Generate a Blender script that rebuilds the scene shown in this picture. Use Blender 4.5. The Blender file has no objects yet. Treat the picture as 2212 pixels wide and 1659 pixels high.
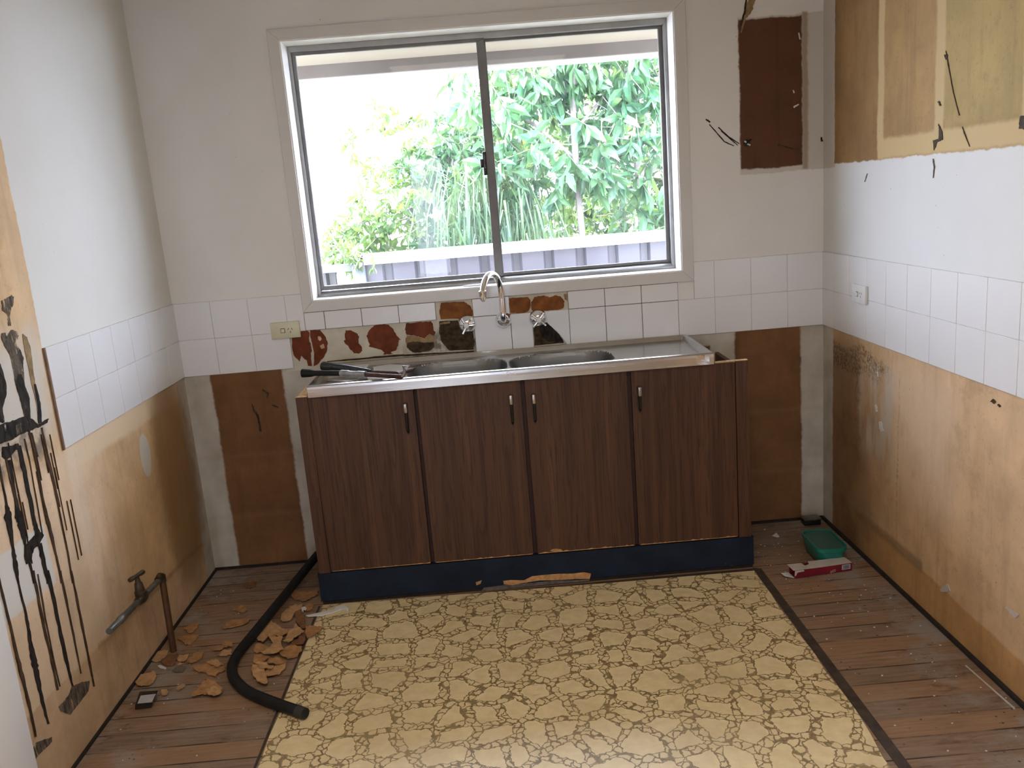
import bpy, bmesh, math, random
from mathutils import Vector, Matrix
import mathutils.noise as mnoise

C = bpy.context.scene.collection
sc = bpy.context.scene
PI = math.pi

# ------------------------------------------------------------------ camera
CAM = Vector((1.2801, -3.4483, 1.4670))
YAW, PITCH, ROLL, FPX = 0.0160, -0.2163, -0.0797, 1838.18
fwd = Vector((math.sin(YAW)*math.cos(PITCH), math.cos(YAW)*math.cos(PITCH), math.sin(PITCH)))
rgt0 = fwd.cross(Vector((0, 0, 1))).normalized(); up0 = rgt0.cross(fwd)
cR, sR = math.cos(ROLL), math.sin(ROLL)
RGT = cR*rgt0 + sR*up0; UP = -sR*rgt0 + cR*up0
cd = bpy.data.cameras.new('camera'); cam = bpy.data.objects.new('camera', cd); C.objects.link(cam)
M = Matrix((( RGT.x, UP.x, -fwd.x), (RGT.y, UP.y, -fwd.y), (RGT.z, UP.z, -fwd.z))).to_4x4()
M.translation = CAM
cam.matrix_world = M
cd.sensor_width = 36; cd.lens = 36*FPX/2212; cd.clip_start = 0.02; cd.clip_end = 200
sc.camera = cam

# ------------------------------------------------------------------ world, sun, exposure
sc.view_settings.view_transform = 'Standard'; sc.view_settings.look = 'None'
sc.view_settings.gamma = 1; sc.view_settings.use_curve_mapping = False
sc.view_settings.exposure = 0.35
SKY = 18.5
w = bpy.data.worlds.new('sky'); sc.world = w; w.use_nodes = True
wn = w.node_tree.nodes; wl = w.node_tree.links; bg = wn['Background']
bg.inputs['Color'].default_value = (0.82, 0.92, 1.13, 1); bg.inputs['Strength'].default_value = SKY
sd = bpy.data.lights.new('sun', 'SUN'); sd.energy = 20; sd.angle = 0.02; sd.color = (1, 0.95, 0.86)
sun = bpy.data.objects.new('sun', sd); C.objects.link(sun)
sun.rotation_euler = Vector((0.35, 0.42, 1.0)).to_track_quat('Z', 'Y').to_euler()

def portal(name, loc, rot, sx, sy):
    l = bpy.data.lights.new(name, 'AREA'); l.shape = 'RECTANGLE'; l.size = sx; l.size_y = sy
    o = bpy.data.objects.new(name, l); C.objects.link(o); o.location = loc; o.rotation_euler = rot
    l.cycles.is_portal = True
portal('window_portal', (1.31, 0.19, 1.61), (-PI/2, 0, 0), 1.5, 1.0)
portal('door_portal', (0.55, -8.16, 1.05), (PI/2, 0, 0), 0.54, 2.1)

W = 2.639          # room width
T0 = 0.8516        # underside of the tile band
TS = 0.15
H = 2.42
YR = -8.0          # rear wall

# ------------------------------------------------------------------ pixel -> surface
def ray(u, v): return fwd + RGT*((u-1106)/FPX) - UP*((v-829.5)/FPX)
def onx(x, u, v): d = ray(u, v); return CAM + d*((x-CAM.x)/d.x)
def ony(y, u, v): d = ray(u, v); return CAM + d*((y-CAM.y)/d.y)
def onz(z, u, v): d = ray(u, v); return CAM + d*((z-CAM.z)/d.z)

# ------------------------------------------------------------------ shader helpers
class NT:
    def __init__(s, name):
        s.m = bpy.data.materials.new(name); s.m.use_nodes = True
        s.t = s.m.node_tree; s.n = s.t.nodes; s.b = s.n['Principled BSDF']; s.out = s.n['Material Output']
        tc = s.n.new('ShaderNodeTexCoord'); s.oc = tc.outputs['Object']
    def _in(s, sock, v):
        if isinstance(v, bpy.types.NodeSocket): s.t.links.new(v, sock)
        elif isinstance(v, (tuple, list)):
            sock.default_value = tuple(v) + ((1,) if len(v) == 3 and sock.type == 'RGBA' else ())
        else: sock.default_value = v
    def math(s, op, a, b=0.0, c=None, clamp=False):
        n = s.n.new('ShaderNodeMath'); n.operation = op; n.use_clamp = clamp
        s._in(n.inputs[0], a); s._in(n.inputs[1], b)
        if c is not None: s._in(n.inputs[2], c)
        return n.outputs[0]
    def sep(s, v):
        n = s.n.new('ShaderNodeSeparateXYZ'); s._in(n.inputs[0], v); return n.outputs
    def comb(s, x=0., y=0., z=0.):
        n = s.n.new('ShaderNodeCombineXYZ')
        for i, q in enumerate((x, y, z)): s._in(n.inputs[i], q)
        return n.outputs[0]
    def vadd(s, a, b):
        n = s.n.new('ShaderNodeVectorMath'); s._in(n.inputs[0], a); s._in(n.inputs[1], b); return n.outputs[0]
    def vmul(s, a, b):
        n = s.n.new('ShaderNodeVectorMath'); n.operation = 'MULTIPLY'; s._in(n.inputs[0], a); s._in(n.inputs[1], b); return n.outputs[0]
    def noise(s, scale, vec=None, detail=4, rough=0.55, color=False, dist=0.0):
        n = s.n.new('ShaderNodeTexNoise'); s._in(n.inputs['Vector'], vec if vec is not None else s.oc)
        n.inputs['Scale'].default_value = scale; n.inputs['Detail'].default_value = detail
        n.inputs['Roughness'].default_value = rough; n.inputs['Distortion'].default_value = dist
        return n.outputs['Color' if color else 'Fac']
    def vor(s, scale, vec=None, feature='F1', rand=1.0, out='Distance', dim='3D'):
        n = s.n.new('ShaderNodeTexVoronoi'); n.voronoi_dimensions = dim; n.feature = feature; s._in(n.inputs['Vector'], vec if vec is not None else s.oc)
        n.inputs['Scale'].default_value = scale; n.inputs['Randomness'].default_value = rand
        return n.outputs[out]
    def map(s, v, a, b, c=0.0, d=1.0, smooth=True):
        n = s.n.new('ShaderNodeMapRange'); n.interpolation_type = 'SMOOTHSTEP' if smooth else 'LINEAR'
        s._in(n.inputs[0], v)
        for i, q in enumerate((a, b, c, d)): s._in(n.inputs[1+i], q)
        return n.outputs[0]
    def mix(s, f, a, b, mode='MIX'):
        n = s.n.new('ShaderNodeMix'); n.data_type = 'RGBA'; n.blend_type = mode
        s._in(n.inputs[0], f); s._in(n.inputs[6], a); s._in(n.inputs[7], b); return n.outputs[2]
    def ramp(s, f, stops):
        n = s.n.new('ShaderNodeValToRGB'); s._in(n.inputs[0], f); e = n.color_ramp.elements
        while len(e) < len(stops): e.new(0.5)
        for k, (p, c) in zip(e, stops): k.position = p; k.color = tuple(c) + (1,)
        return n.outputs[0]
    def bump(s, h, strength=0.3, dist=0.002):
        n = s.n.new('ShaderNodeBump'); n.inputs['Strength'].default_value = strength; n.inputs['Distance'].default_value = dist
        s._in(n.inputs['Height'], h); s.t.links.new(n.outputs[0], s.b.inputs['Normal'])
    def set(s, color=None, rough=None, metal=None, spec=None):
        if color is not None: s._in(s.b.inputs['Base Color'], color)
        if rough is not None: s._in(s.b.inputs['Roughness'], rough)
        if metal is not None: s._in(s.b.inputs['Metallic'], metal)
        if spec is not None: s._in(s.b.inputs['Specular IOR Level'], spec)
        return s.m
    def rect(s, u, v, r, soft=0.004):
        a = s.map(u, r[0]-soft, r[0]+soft); b = s.map(u, r[1]-soft, r[1]+soft, 1, 0)
        c = s.map(v, r[2]-soft, r[2]+soft); d = s.map(v, r[3]-soft, r[3]+soft, 1, 0)
        return s.math('MULTIPLY', s.math('MULTIPLY', a, b), s.math('MULTIPLY', c, d))
    def ell(s, u, v, cu, cv, ru, rv, soft=0.3):
        a = s.math('POWER', s.math('ABSOLUTE', s.math('DIVIDE', s.math('SUBTRACT', u, cu), ru)), 2.0)
        b = s.math('POWER', s.math('ABSOLUTE', s.math('DIVIDE', s.math('SUBTRACT', v, cv), rv)), 2.0)
        return s.map(s.math('ADD', a, b), 1-soft, 1+soft, 1, 0)

def plain(name, color, rough=0.5, metal=0.0, var=0.12, scale=30, spec=None, bump=0.0):
    k = NT(name)
    n = k.noise(scale)
    lo = tuple(c*(1-var) for c in color); hi = tuple(min(1, c*(1+var)) for c in color)
    k.set(k.ramp(n, [(0.3, lo), (0.7, hi)]), rough, metal, spec)
    if bump: k.bump(n, bump, 0.001)
    return k.m

BOARD = (0.46, 0.285, 0.125)

def wall_mat(name, ax, base_fn):
    """painted / stripped wall: ax 0 = run along x, 1 = run along -y"""
    k = NT(name)
    x, y, z = k.sep(k.oc)
    u = x if ax == 0 else k.math('MULTIPLY', y, -1.0)
    nz = k.noise(45, detail=5, color=True); nb = k.noise(7, detail=3, color=True)
    n1 = k.sep(nz); n2 = k.sep(nb)
    def warp(c, i, a, b):
        return k.math('ADD', c, k.math('ADD', k.math('MULTIPLY', k.math('SUBTRACT', n1[i], 0.5), a), k.math('MULTIPLY', k.math('SUBTRACT', n2[i], 0.5), b)))
    uj, vj = warp(u, 0, 0.012, 0.02), warp(z, 1, 0.012, 0.02)
    ur, vr = warp(u, 1, 0.03, 0.12), warp(z, 2, 0.03, 0.12)
    col = base_fn(k, u, z, uj, vj, ur, vr)
    k.set(col, 0.75, 0, 0.25)
    k.bump(k.noise(160, detail=3), 0.08, 0.001)
    return k.m

PAINT = (0.74, 0.725, 0.70)
def boardcol(k, base, var=0.25):
    n = k.noise(6, detail=6, rough=0.65)
    f = k.noise(90, detail=3)
    lo = tuple(c*(1-var) for c in base); hi = tuple(c*(1+var*0.7) for c in base)
    a = k.ramp(n, [(0.32, lo), (0.68, hi)])
    st = k.noise(3.0, k.vmul(k.oc, (7, 7, 0.6)), detail=5, rough=0.65)
    a = k.mix(k.map(st, 0.50, 0.68, 0, 0.38), a, tuple(c*0.62 for c in base))
    bl = k.noise(17, detail=6, rough=0.75)
    a = k.mix(k.map(bl, 0.54, 0.66, 0, 0.30), a, tuple(c*0.6 for c in base))
    return k.mix(k.map(f, 0.60, 0.75, 0, 0.40), a, tuple(c*0.45 for c in base))
def specks(k, col, scale, thr, colr, fac=0.8):
    v = k.vor(scale); n = k.noise(3.1, detail=2)
    m = k.math('MULTIPLY', k.map(v, thr*0.7, thr, 1, 0), k.map(n, 0.5, 0.6))
    return k.mix(k.math('MULTIPLY', m, fac), col, colr)

def back_base(k, u, v, uj, vj, ur, vr):
    paint = k.ramp(k.noise(2.2, detail=4), [(0.3, (0.70, 0.68, 0.65)), (0.7, (0.77, 0.755, 0.73))])
    dark = boardcol(k, (0.195, 0.092, 0.036)); vdark = boardcol(k, (0.115, 0.05, 0.025), 0.18)
    white = k.ramp(k.noise(9, detail=6), [(0.3, (0.40, 0.355, 0.29)), (0.65, (0.55, 0.51, 0.44))])
    col = paint
    # stripped cupboard patch up right
    m = k.rect(uj, vj, (2.307, 2.70, 1.478, 2.065), 0.003)
    col = k.mix(m, col, (0.57, 0.53, 0.48))
    col = k.mix(k.rect(uj, vj, (2.309, 2.556, 1.497, 2.058), 0.004), col, vdark)
    col = k.mix(k.rect(uj, vj, (2.556, 2.578, 1.48, 2.07), 0.006), col, (0.36, 0.29, 0.22))
    # below the tiles
    col = k.mix(k.math('LESS_THAN', v, T0+0.004), col, white)
    col = k.mix(k.rect(uj, vj, (0.105, 0.40, -0.1, T0+0.01), 0.006), col, dark)
    col = k.mix(k.rect(uj, vj, (2.27, 2.545, -0.1, T0+0.01), 0.006), col, dark)
    col = k.mix(k.rect(uj, vj, (2.08, 2.165, 0.5, 0.80), 0.005), col, (0.13, 0.06, 0.03))
    # board joint lines
    for zz in (0.50, 0.235):
        col = k.mix(k.math('MULTIPLY', k.rect(u, vj, (0.40 if False else 0, 2.7, zz-0.010, zz+0.010), 0.010), 0.14), col, (0.30, 0.19, 0.10))
    # cream adhesive bed behind the sink
    bed = k.ramp(k.noise(14, detail=6), [(0.35, (0.50, 0.46, 0.36)), (0.65, (0.62, 0.58, 0.48))])
    col = k.mix(k.rect(u, v, (0.42, 1.60, 0.84, 1.09), 0.002), col, bed)
    # mould toward the tap
    mo = k.math('MULTIPLY', k.ell(ur, vr, 1.12, 0.86, 0.22, 0.10, 0.5), k.map(k.noise(35, detail=5), 0.35, 0.6))
    col = k.mix(k.math('MULTIPLY', mo, 0.75), col, (0.05, 0.04, 0.03))
    col = specks(k, col, 26, 0.06, (0.08, 0.06, 0.05), 0.7)
    return col

def left_base(k, u, v, uj, vj, ur, vr):
    paint = k.ramp(k.noise(2.2, detail=4), [(0.3, (0.68, 0.665, 0.62)), (0.7, (0.735, 0.72, 0.68))])
    board = boardcol(k, (0.66, 0.45, 0.25), 0.2)
    pale = (0.72, 0.56, 0.37)
    plaster = k.ramp(k.noise(12, detail=6), [(0.3, (0.42, 0.37, 0.30)), (0.65, (0.60, 0.55, 0.48))])
    col = board
    col = k.mix(k.rect(u, vj, (0.02, 1.02, 0.775, T0+0.01), 0.012), col, pale)          # clean band under the tiles
    col = k.mix(k.math('MULTIPLY', k.rect(uj, v, (0.955, 1.02, 0.2, 0.85), 0.012), 0.8), col, (0.76, 0.62, 0.46))
    col = k.mix(k.math('MULTIPLY', k.map(ur, 0.70, 0.98), k.math('MULTIPLY', k.rect(u, v, (0.6, 1.6, 0.0, 0.85), 0.03), 0.65)), col, boardcol(k, (0.78, 0.62, 0.46), 0.12))  # lower near end painted paler for the window and rear light falling there
    col = k.mix(k.math('MULTIPLY', k.rect(uj, v, (1.03, 1.11, 0.1, 1.75), 0.02), 0.25), col, (0.70, 0.54, 0.36))
    col = k.mix(k.rect(uj, vj, (-0.1, 0.10, -0.1, T0+0.01), 0.006), col, plaster)          # corner strip
    col = k.mix(k.ell(uj, vj, 0.485, 0.668, 0.042, 0.078, 0.15), col, (0.63, 0.59, 0.52))     # filler oval
    vs_ = k.math('SUBTRACT', vj, k.math('MULTIPLY', u, 0.066))
    col = k.mix(k.rect(u, vs_, (0.10, 1.6, -0.3, 0.162), 0.006), col, boardcol(k, (0.60, 0.42, 0.26)))
    col = k.mix(k.math('MULTIPLY', k.rect(u, vs_, (0.10, 1.05, 0.150, 0.170), 0.008), 0.45), col, (0.26, 0.145, 0.06))
    col = k.mix(k.math('MULTIPLY', k.ell(ur, vr, 0.23, 0.50, 0.20, 0.42, 0.6), 0.75), col, (0.24, 0.125, 0.045))  # darker brown oval near the corner
    # grey plaster smear above the glue
    sm = k.rect(ur, vr, (1.04, 1.6, 0.93, 1.20), 0.06)
    col = k.mix(sm, col, (0.60, 0.55, 0.48))
    sm = k.math('MULTIPLY', k.rect(ur, vr, (1.10, 1.6, 0.86, 0.98), 0.03), k.map(k.noise(16, detail=5), 0.4, 0.6))
    col = k.mix(sm, col, (0.26, 0.21, 0.16))
    col = k.mix(k.rect(uj, vj, (1.20, 1.6, 0.52, 0.69), 0.006), col, (0.66, 0.64, 0.61))      # white paint patch
    col = k.mix(k.math('MULTIPLY', k.rect(ur, v, (1.0, 1.6, 0.0, 0.5), 0.06), 0.35), col, (0.42, 0.29, 0.17))
    m = k.math('MULTIPLY', k.rect(uj, vj, (-0.1, 1.027, T0+0.002, 3.0), 0.003), 1.0)          # paint above tiles
    col = k.mix(m, col, paint)
    return specks(k, col, 30, 0.05, (0.16, 0.10, 0.06), 0.6)

def right_base(k, u, v, uj, vj, ur, vr):
    paint = k.ramp(k.noise(2.2, detail=4), [(0.3, (0.67, 0.67, 0.655)), (0.7, (0.73, 0.73, 0.715))])
    board = boardcol(k, (0.63, 0.43, 0.25), 0.18)
    plaster = k.ramp(k.noise(12, detail=6), [(0.3, (0.42, 0.38, 0.31)), (0.65, (0.58, 0.53, 0.46))])
    col = board
    # pale wiped patches, mould and darker brown by the corner, darker low band
    st = k.vmul(k.oc, (1.0, 9.0, 1.2)); stn = k.noise(2.2, st, detail=4)
    col = k.mix(k.math('MULTIPLY', k.rect(ur, vr, (0.36, 0.64, 0.40, 0.76), 0.06), k.map(stn, 0.40, 0.60)), col, (0.58, 0.50, 0.40))
    col = k.mix(k.math('MULTIPLY', k.rect(ur, vr, (0.62, 1.02, 0.35, 0.80), 0.08), 0.45), col, (0.74, 0.58, 0.42))
    col = k.mix(k.math('MULTIPLY', k.map(stn, 0.5, 0.75), 0.35), col, (0.45, 0.28, 0.14))
    col = k.mix(k.rect(u, k.math('ADD', vj, k.math('MULTIPLY', u, 0.04)), (0.12, 3.0, -0.1, 0.178), 0.006), col, boardcol(k, (0.50, 0.29, 0.12), 0.2))
    col = k.mix(k.math('MULTIPLY', k.rect(u, vj, (0.12, 0.85, 0.135, 0.172), 0.012), 0.7), col, (0.24, 0.155, 0.085))
    col = k.mix(k.math('MULTIPLY', k.rect(ur, v, (0.08, 0.33, 0.10, 0.80), 0.05), 0.7), col, (0.20, 0.12, 0.06))
    mo = k.math('MULTIPLY', k.ell(ur, vr, 0.30, 0.755, 0.28, 0.055, 0.5), k.map(k.noise(75, detail=8, rough=0.8), 0.44, 0.56))
    col = k.mix(k.math('MULTIPLY', mo, 0.85), col, (0.06, 0.045, 0.03))
    mo = k.math('MULTIPLY', k.ell(ur, vr, 0.335, 0.56, 0.022, 0.24, 0.6), k.map(k.noise(60, detail=8, rough=0.8), 0.40, 0.58))
    col = k.mix(k.math('MULTIPLY', mo, 0.8), col, (0.10, 0.06, 0.035))
    mo = k.math('MULTIPLY', k.ell(uj, vr, 0.665, 0.47, 0.006, 0.30, 0.7), k.map(k.noise(50, detail=6, rough=0.8), 0.4, 0.65, 0, 0.7))
    col = k.mix(mo, col, (0.22, 0.13, 0.07))
    col = k.mix(k.math('MULTIPLY', k.math('MULTIPLY', k.map(ur, 0.30, 0.72, 1, 0), k.map(vr, 0.45, 0.80, 1, 0.25)), 0.85), col, boardcol(k, (0.24, 0.135, 0.062), 0.3))  # darker and browner towards the back corner and the floor
    col = k.mix(k.math('MULTIPLY', k.rect(ur, vr, (0.37, 0.62, 0.44, 0.74), 0.05), k.map(stn, 0.38, 0.58, 0.15, 0.85)), col, (0.56, 0.48, 0.38))
    col = k.mix(k.math('MULTIPLY', k.map(k.noise(5, detail=6, rough=0.7), 0.52, 0.66), 0.35), col, (0.36, 0.22, 0.11))
    col = k.mix(k.rect(uj, vj, (-0.1, 0.102, -0.1, T0+0.01), 0.005), col, plaster)
    # upper stripped board
    pa = k.math('GREATER_THAN', v, T0+0.002)
    col = k.mix(pa, col, paint)
    slope = k.math('SUBTRACT', vj, k.math('MULTIPLY', u, 0.0))
    upb = boardcol(k, (0.40, 0.25, 0.10), 0.18)
    m = k.rect(uj, slope, (0.06, 3.0, 1.492, 3.0), 0.003)
    col = k.mix(k.rect(uj, vj, (-0.1, 0.116, 1.478, 3.0), 0.003), col, (0.56, 0.52, 0.47))
    col = k.mix(m, col, upb)
    col = k.mix(k.rect(uj, vj, (-0.1, 0.110, 1.478, 3.0), 0.003), col, (0.56, 0.52, 0.47))
    col = k.mix(k.math('MULTIPLY', k.rect(uj, vj, (0.110, 0.472, 1.492, 3.0), 0.004), 0.75), col, boardcol(k, (0.27, 0.15, 0.06), 0.2))
    olive = boardcol(k, (0.42, 0.31, 0.115), 0.15)
    col = k.mix(k.math('MULTIPLY', k.rect(uj, vj, (0.88, 3.0, 1.56, 3.0), 0.02), 0.85), col, olive)
    for a, b in ((0.472, 0.515), (0.845, 0.895), (1.27, 1.36)):
        col = k.mix(k.rect(uj, vj, (a, b, 1.495, 3.0), 0.008), col, (0.55, 0.40, 0.20))
    col = k.mix(k.rect(u, vj, (0.50, 3.0, 1.495, 1.558), 0.008), col, (0.56, 0.41, 0.20))
    tm = k.math('MULTIPLY', k.math('GREATER_THAN', vj, k.map(u, 0.11, 0.50, 2.06, 2.10, False)), 0.0)
    return specks(k, col, 24, 0.055, (0.13, 0.09, 0.06), 0.65)

m_back = wall_mat('stripped_back_wall', 0, back_base)
m_left = wall_mat('stripped_left_wall', 1, left_base)
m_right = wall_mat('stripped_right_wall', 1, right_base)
m_paint = plain('white_wall_paint', PAINT, 0.6, var=0.03, scale=3)
m_trim = plain('white_gloss_trim', (0.62, 0.60, 0.57), 0.35, var=0.03, scale=6)
m_reveal = plain('white_reveal_paint', (0.82, 0.81, 0.79), 0.4, var=0.02, scale=6)

def tile_mat(name, c):
    k = NT(name); k.set(k.ramp(k.noise(5, detail=2), [(0.3, tuple(q*0.97 for q in c)), (0.7, c)]), 0.22, 0, 0.5)
    k.bump(k.noise(60, detail=2), 0.05, 0.001); return k.m
m_tile = tile_mat('white_tile_glaze', (0.765, 0.76, 0.765))
m_grout = plain('pale_grout', (0.52, 0.50, 0.475), 0.9, var=0.15)
m_grout_d = plain('grimy_grout', (0.10, 0.08, 0.065), 0.9, var=0.3)

def floor_mat():
    k = NT('worn_floorboards'); x, y, z = k.sep(k.oc)
    by = k.math('DIVIDE', y, 0.083); idx = k.math('FLOOR', by); fr = k.math('FRACT', by)
    wn_ = k.n.new('ShaderNodeTexWhiteNoise'); wn_.noise_dimensions = '1D'; k._in(wn_.inputs['W'], idx)
    g = k.noise(6, k.vadd(k.vmul(k.oc, (1.2, 14, 1)), k.comb(k.math('MULTIPLY', wn_.outputs['Value'], 20.0))), detail=6, rough=0.65)
    base = k.ramp(g, [(0.25, (0.125, 0.078, 0.05)), (0.5, (0.245, 0.155, 0.098)), (0.8, (0.37, 0.255, 0.168))])
    base = k.mix(k.map(wn_.outputs['Value'], 0.3, 1, 0, 0.55, False), base, (0.33, 0.185, 0.095))
    base = k.mix(k.map(wn_.outputs['Value'], 0.0, 0.35, 0.4, 0, False), base, (0.16, 0.115, 0.085))
    dirt = k.map(k.noise(4.5, detail=6, rough=0.7), 0.46, 0.62)
    edge = k.math('MAXIMUM', k.map(x, 0.0, 0.30, 1, 0.0), k.map(x, W-0.30, W, 0.0, 1))
    base = k.mix(k.math('MULTIPLY', dirt, k.math('ADD', 0.22, k.math('MULTIPLY', edge, 0.7))), base, (0.30, 0.265, 0.235))
    sp = k.vor(38); spn = k.map(k.noise(6, detail=2), 0.5, 0.62)
    base = k.mix(k.math('MULTIPLY', k.map(sp, 0.10, 0.16, 0.85, 0), spn), base, (0.03, 0.02, 0.015))
    bl = k.map(k.noise(13, k.vmul(k.oc, (0.7, 1.4, 1)), detail=6, rough=0.75), 0.56, 0.66)
    base = k.mix(k.math('MULTIPLY', bl, k.math('ADD', 0.35, k.math('MULTIPLY', edge, 0.35))), base, (0.055, 0.036, 0.024))
    gap = k.math('MULTIPLY', k.map(k.math('ABSOLUTE', k.math('SUBTRACT', fr, 0.5)), 0.455, 0.485), k.map(k.noise(4, detail=3), 0.38, 0.6, 0.12, 1))
    base = k.mix(k.math('MULTIPLY', gap, 0.95), base, (0.03, 0.02, 0.014))
    k.set(base, k.map(g, 0.2, 0.8, 0.75, 0.5, False), 0, 0.3); k.bump(k.math('SUBTRACT', g, k.math('MULTIPLY', gap, 2.0)), 0.25, 0.002)
    return k.m
m_floor = floor_mat()

def lino_mat():
    k = NT('pebble_linoleum')
    x, y, z = k.sep(k.oc)
    wv = k.vadd(k.vmul(k.noise(16, detail=2, color=True), (0.035, 0.035, 0)), k.vmul(k.noise(70, detail=2, color=True), (0.016, 0.016, 0)))
    p = k.vadd(k.comb(x, y), wv)
    d1 = k.vor(9.3, p, 'DISTANCE_TO_EDGE', 0.85, dim='2D')
    wid = k.map(k.noise(6, detail=1), 0.3, 0.7, 0.075, 0.19, False)
    jag = k.math('MULTIPLY', k.math('SUBTRACT', k.noise(110, detail=2), 0.5), 0.055)
    e1 = k.math('ADD', k.math('SUBTRACT', d1, wid), jag)
    band = k.map(e1, -0.004, 0.012, 1, 0)
    rim = k.map(k.math('ABSOLUTE', e1), 0.007, 0.024, 1, 0)
    jag2 = k.math('MULTIPLY', k.math('SUBTRACT', k.noise(150, detail=1), 0.5), 0.12)
    f1 = k.math('ADD', k.vor(38, p, 'F1', 0.9, dim='2D'), jag2)
    d2 = k.math('ADD', k.vor(38, p, 'DISTANCE_TO_EDGE', 0.9, dim='2D'), k.math('MULTIPLY', jag2, 0.5))
    ln = k.map(d2, 0.04, 0.115, 1, 0)
    gapm = k.map(f1, 0.50, 0.60, 0, 0.85)
    m = k.math('MAXIMUM', k.math('MULTIPLY', band, k.math('MAXIMUM', ln, gapm)), rim)
    cream = k.ramp(k.noise(30, detail=4), [(0.3, (0.70, 0.56, 0.315)), (0.7, (0.80, 0.66, 0.39))])
    brown = k.ramp(k.noise(60, detail=2), [(0.3, (0.125, 0.078, 0.028)), (0.7, (0.22, 0.15, 0.062))])
    cream = k.mix(k.math('MULTIPLY', band, 0.2), cream, (0.60, 0.46, 0.24))
    col = k.mix(k.math('MULTIPLY', m, 0.9), cream, brown)
    dirt = k.map(k.noise(3, detail=5), 0.45, 0.7, 0, 0.35)
    col = k.mix(dirt, col, (0.50, 0.38, 0.20))
    sc_ = k.math('MULTIPLY', k.map(k.noise(8, k.vmul(k.oc, (1, 9, 1)), detail=4), 0.66, 0.75), 0.4)
    col = k.mix(sc_, col, (0.20, 0.14, 0.07))
    k.set(col, 0.38, 0, 0.4); return k.m
m_lino = lino_mat()

def wood_mat(name, axis=2):
    k = NT(name)
    s3 = (15, 15, 0.5) if axis == 2 else (0.5, 15, 15)
    pv = k.vmul(k.oc, s3)
    big = k.noise(1.6, pv, detail=3, dist=0.6)
    wv = k.math('FRACT', k.math('MULTIPLY', big, 7.0))
    fine = k.noise(14, k.vmul(k.oc, (12, 12, 0.5) if axis == 2 else (0.5, 12, 12)), detail=4)
    c = k.ramp(big, [(0.25, (0.050, 0.021, 0.011)), (0.55, (0.090, 0.040, 0.021)), (0.8, (0.115, 0.054, 0.028))])
    c = k.mix(k.map(wv, 0.65, 1.0, 0, 0.5), c, (0.03, 0.013, 0.007))
    c = k.mix(k.map(fine, 0.52, 0.7, 0, 0.6), c, (0.028, 0.013, 0.008))
    k.set(c, k.map(fine, 0.3, 0.7, 0.42, 0.54, False), 0, 0.32); return k.m
m_wood = wood_mat('dark_woodgrain_laminate')

def steel_mat(name, rough=0.22, c=(0.62, 0.62, 0.60)):
    k = NT(name); n = k.noise(3, k.vmul(k.oc, (1, 60, 60)), detail=3); d = k.noise(9, detail=5)
    k.set(k.ramp(d, [(0.3, tuple(q*0.85 for q in c)), (0.7, c)]), k.map(n, 0.3, 0.7, rough*0.8, rough*1.3, False), 1.0); return k.m
m_steel = steel_mat('brushed_stainless_steel', 0.2, (0.55, 0.545, 0.53))
m_steel_b = steel_mat('dark_reflection_bowl_steel', 0.42, (0.20, 0.205, 0.21))  # bowl steel colour darkened to stand for dark reflections inside the bowls
m_chrome = plain('chrome', (0.86, 0.87, 0.89), 0.07, 1.0, var=0.04)
m_alu = plain('dull_aluminium', (0.33, 0.325, 0.32), 0.45, 0.4, var=0.12, scale=14)
m_alu_d = plain('dark_aluminium', (0.17, 0.165, 0.16), 0.5, 0.35, var=0.15, scale=14)  # darker grey aluminium for both sashes
m_black = plain('black_rubber', (0.012, 0.013, 0.014), 0.5, var=0.2, spec=0.22)
m_blackgloss = plain('black_plastic', (0.012, 0.013, 0.015), 0.25, var=0.2)
m_cream = plain('yellowed_cream_plastic', (0.60, 0.575, 0.40), 0.35, var=0.04)
m_whitepl = plain('white_plastic', (0.72, 0.72, 0.70), 0.35, var=0.04)
m_slot = plain('dark_slot', (0.02, 0.02, 0.02), 0.8)
def smear_mat(name, c, c2, cover=0.0, scale=26, rough=0.75, stretch=0.35, spec=0.12):
    k = NT(name); pv = k.vmul(k.oc, (1, 1, stretch))
    n = k.noise(scale, pv, detail=6, rough=0.7)
    k.set(k.ramp(k.noise(scale*1.3, pv, detail=5), [(0.35, c), (0.65, c2)]), rough, 0, spec); k.bump(n, 0.3, 0.001)
    if cover:
        tr = k.n.new('ShaderNodeBsdfTransparent'); ms = k.n.new('ShaderNodeMixShader')
        k._in(ms.inputs[0], k.map(n, cover-0.09, cover+0.09)); k.t.links.new(tr.outputs[0], ms.inputs[1]); k.t.links.new(k.b.outputs[0], ms.inputs[2])
        k.t.links.new(ms.outputs[0], k.out.inputs['Surface'])
    return k.m
m_glue_red = smear_mat('red_brown_glue', (0.11, 0.026, 0.010), (0.19, 0.05, 0.018), 0, 16, 0.55, 1.0)
m_glue_or = smear_mat('orange_brown_glue', (0.14, 0.042, 0.010), (0.26, 0.095, 0.020), 0, 18, 0.5, 1.0)
m_glue_dk = smear_mat('mouldy_dark_glue', (0.022, 0.016, 0.010), (0.085, 0.055, 0.028), 0, 26, 0.7, 1.4)
m_glue_tan = smear_mat('tan_glue', (0.20, 0.13, 0.06), (0.34, 0.24, 0.12), 0, 22, 0.7, 1.0)
m_glue_blk = smear_mat('black_adhesive', (0.010, 0.009, 0.008), (0.035, 0.028, 0.023), 0, 60, 0.75, 0.5)
m_smear_blk = smear_mat('patchy_black_adhesive', (0.010, 0.009, 0.008), (0.045, 0.036, 0.028), 0.40, 42, 0.75, 0.35)
m_glue_grey = smear_mat('smeared_grey_adhesive', (0.05, 0.040, 0.032), (0.20, 0.16, 0.12), 0.47, 44, 0.8, 0.3)
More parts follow.
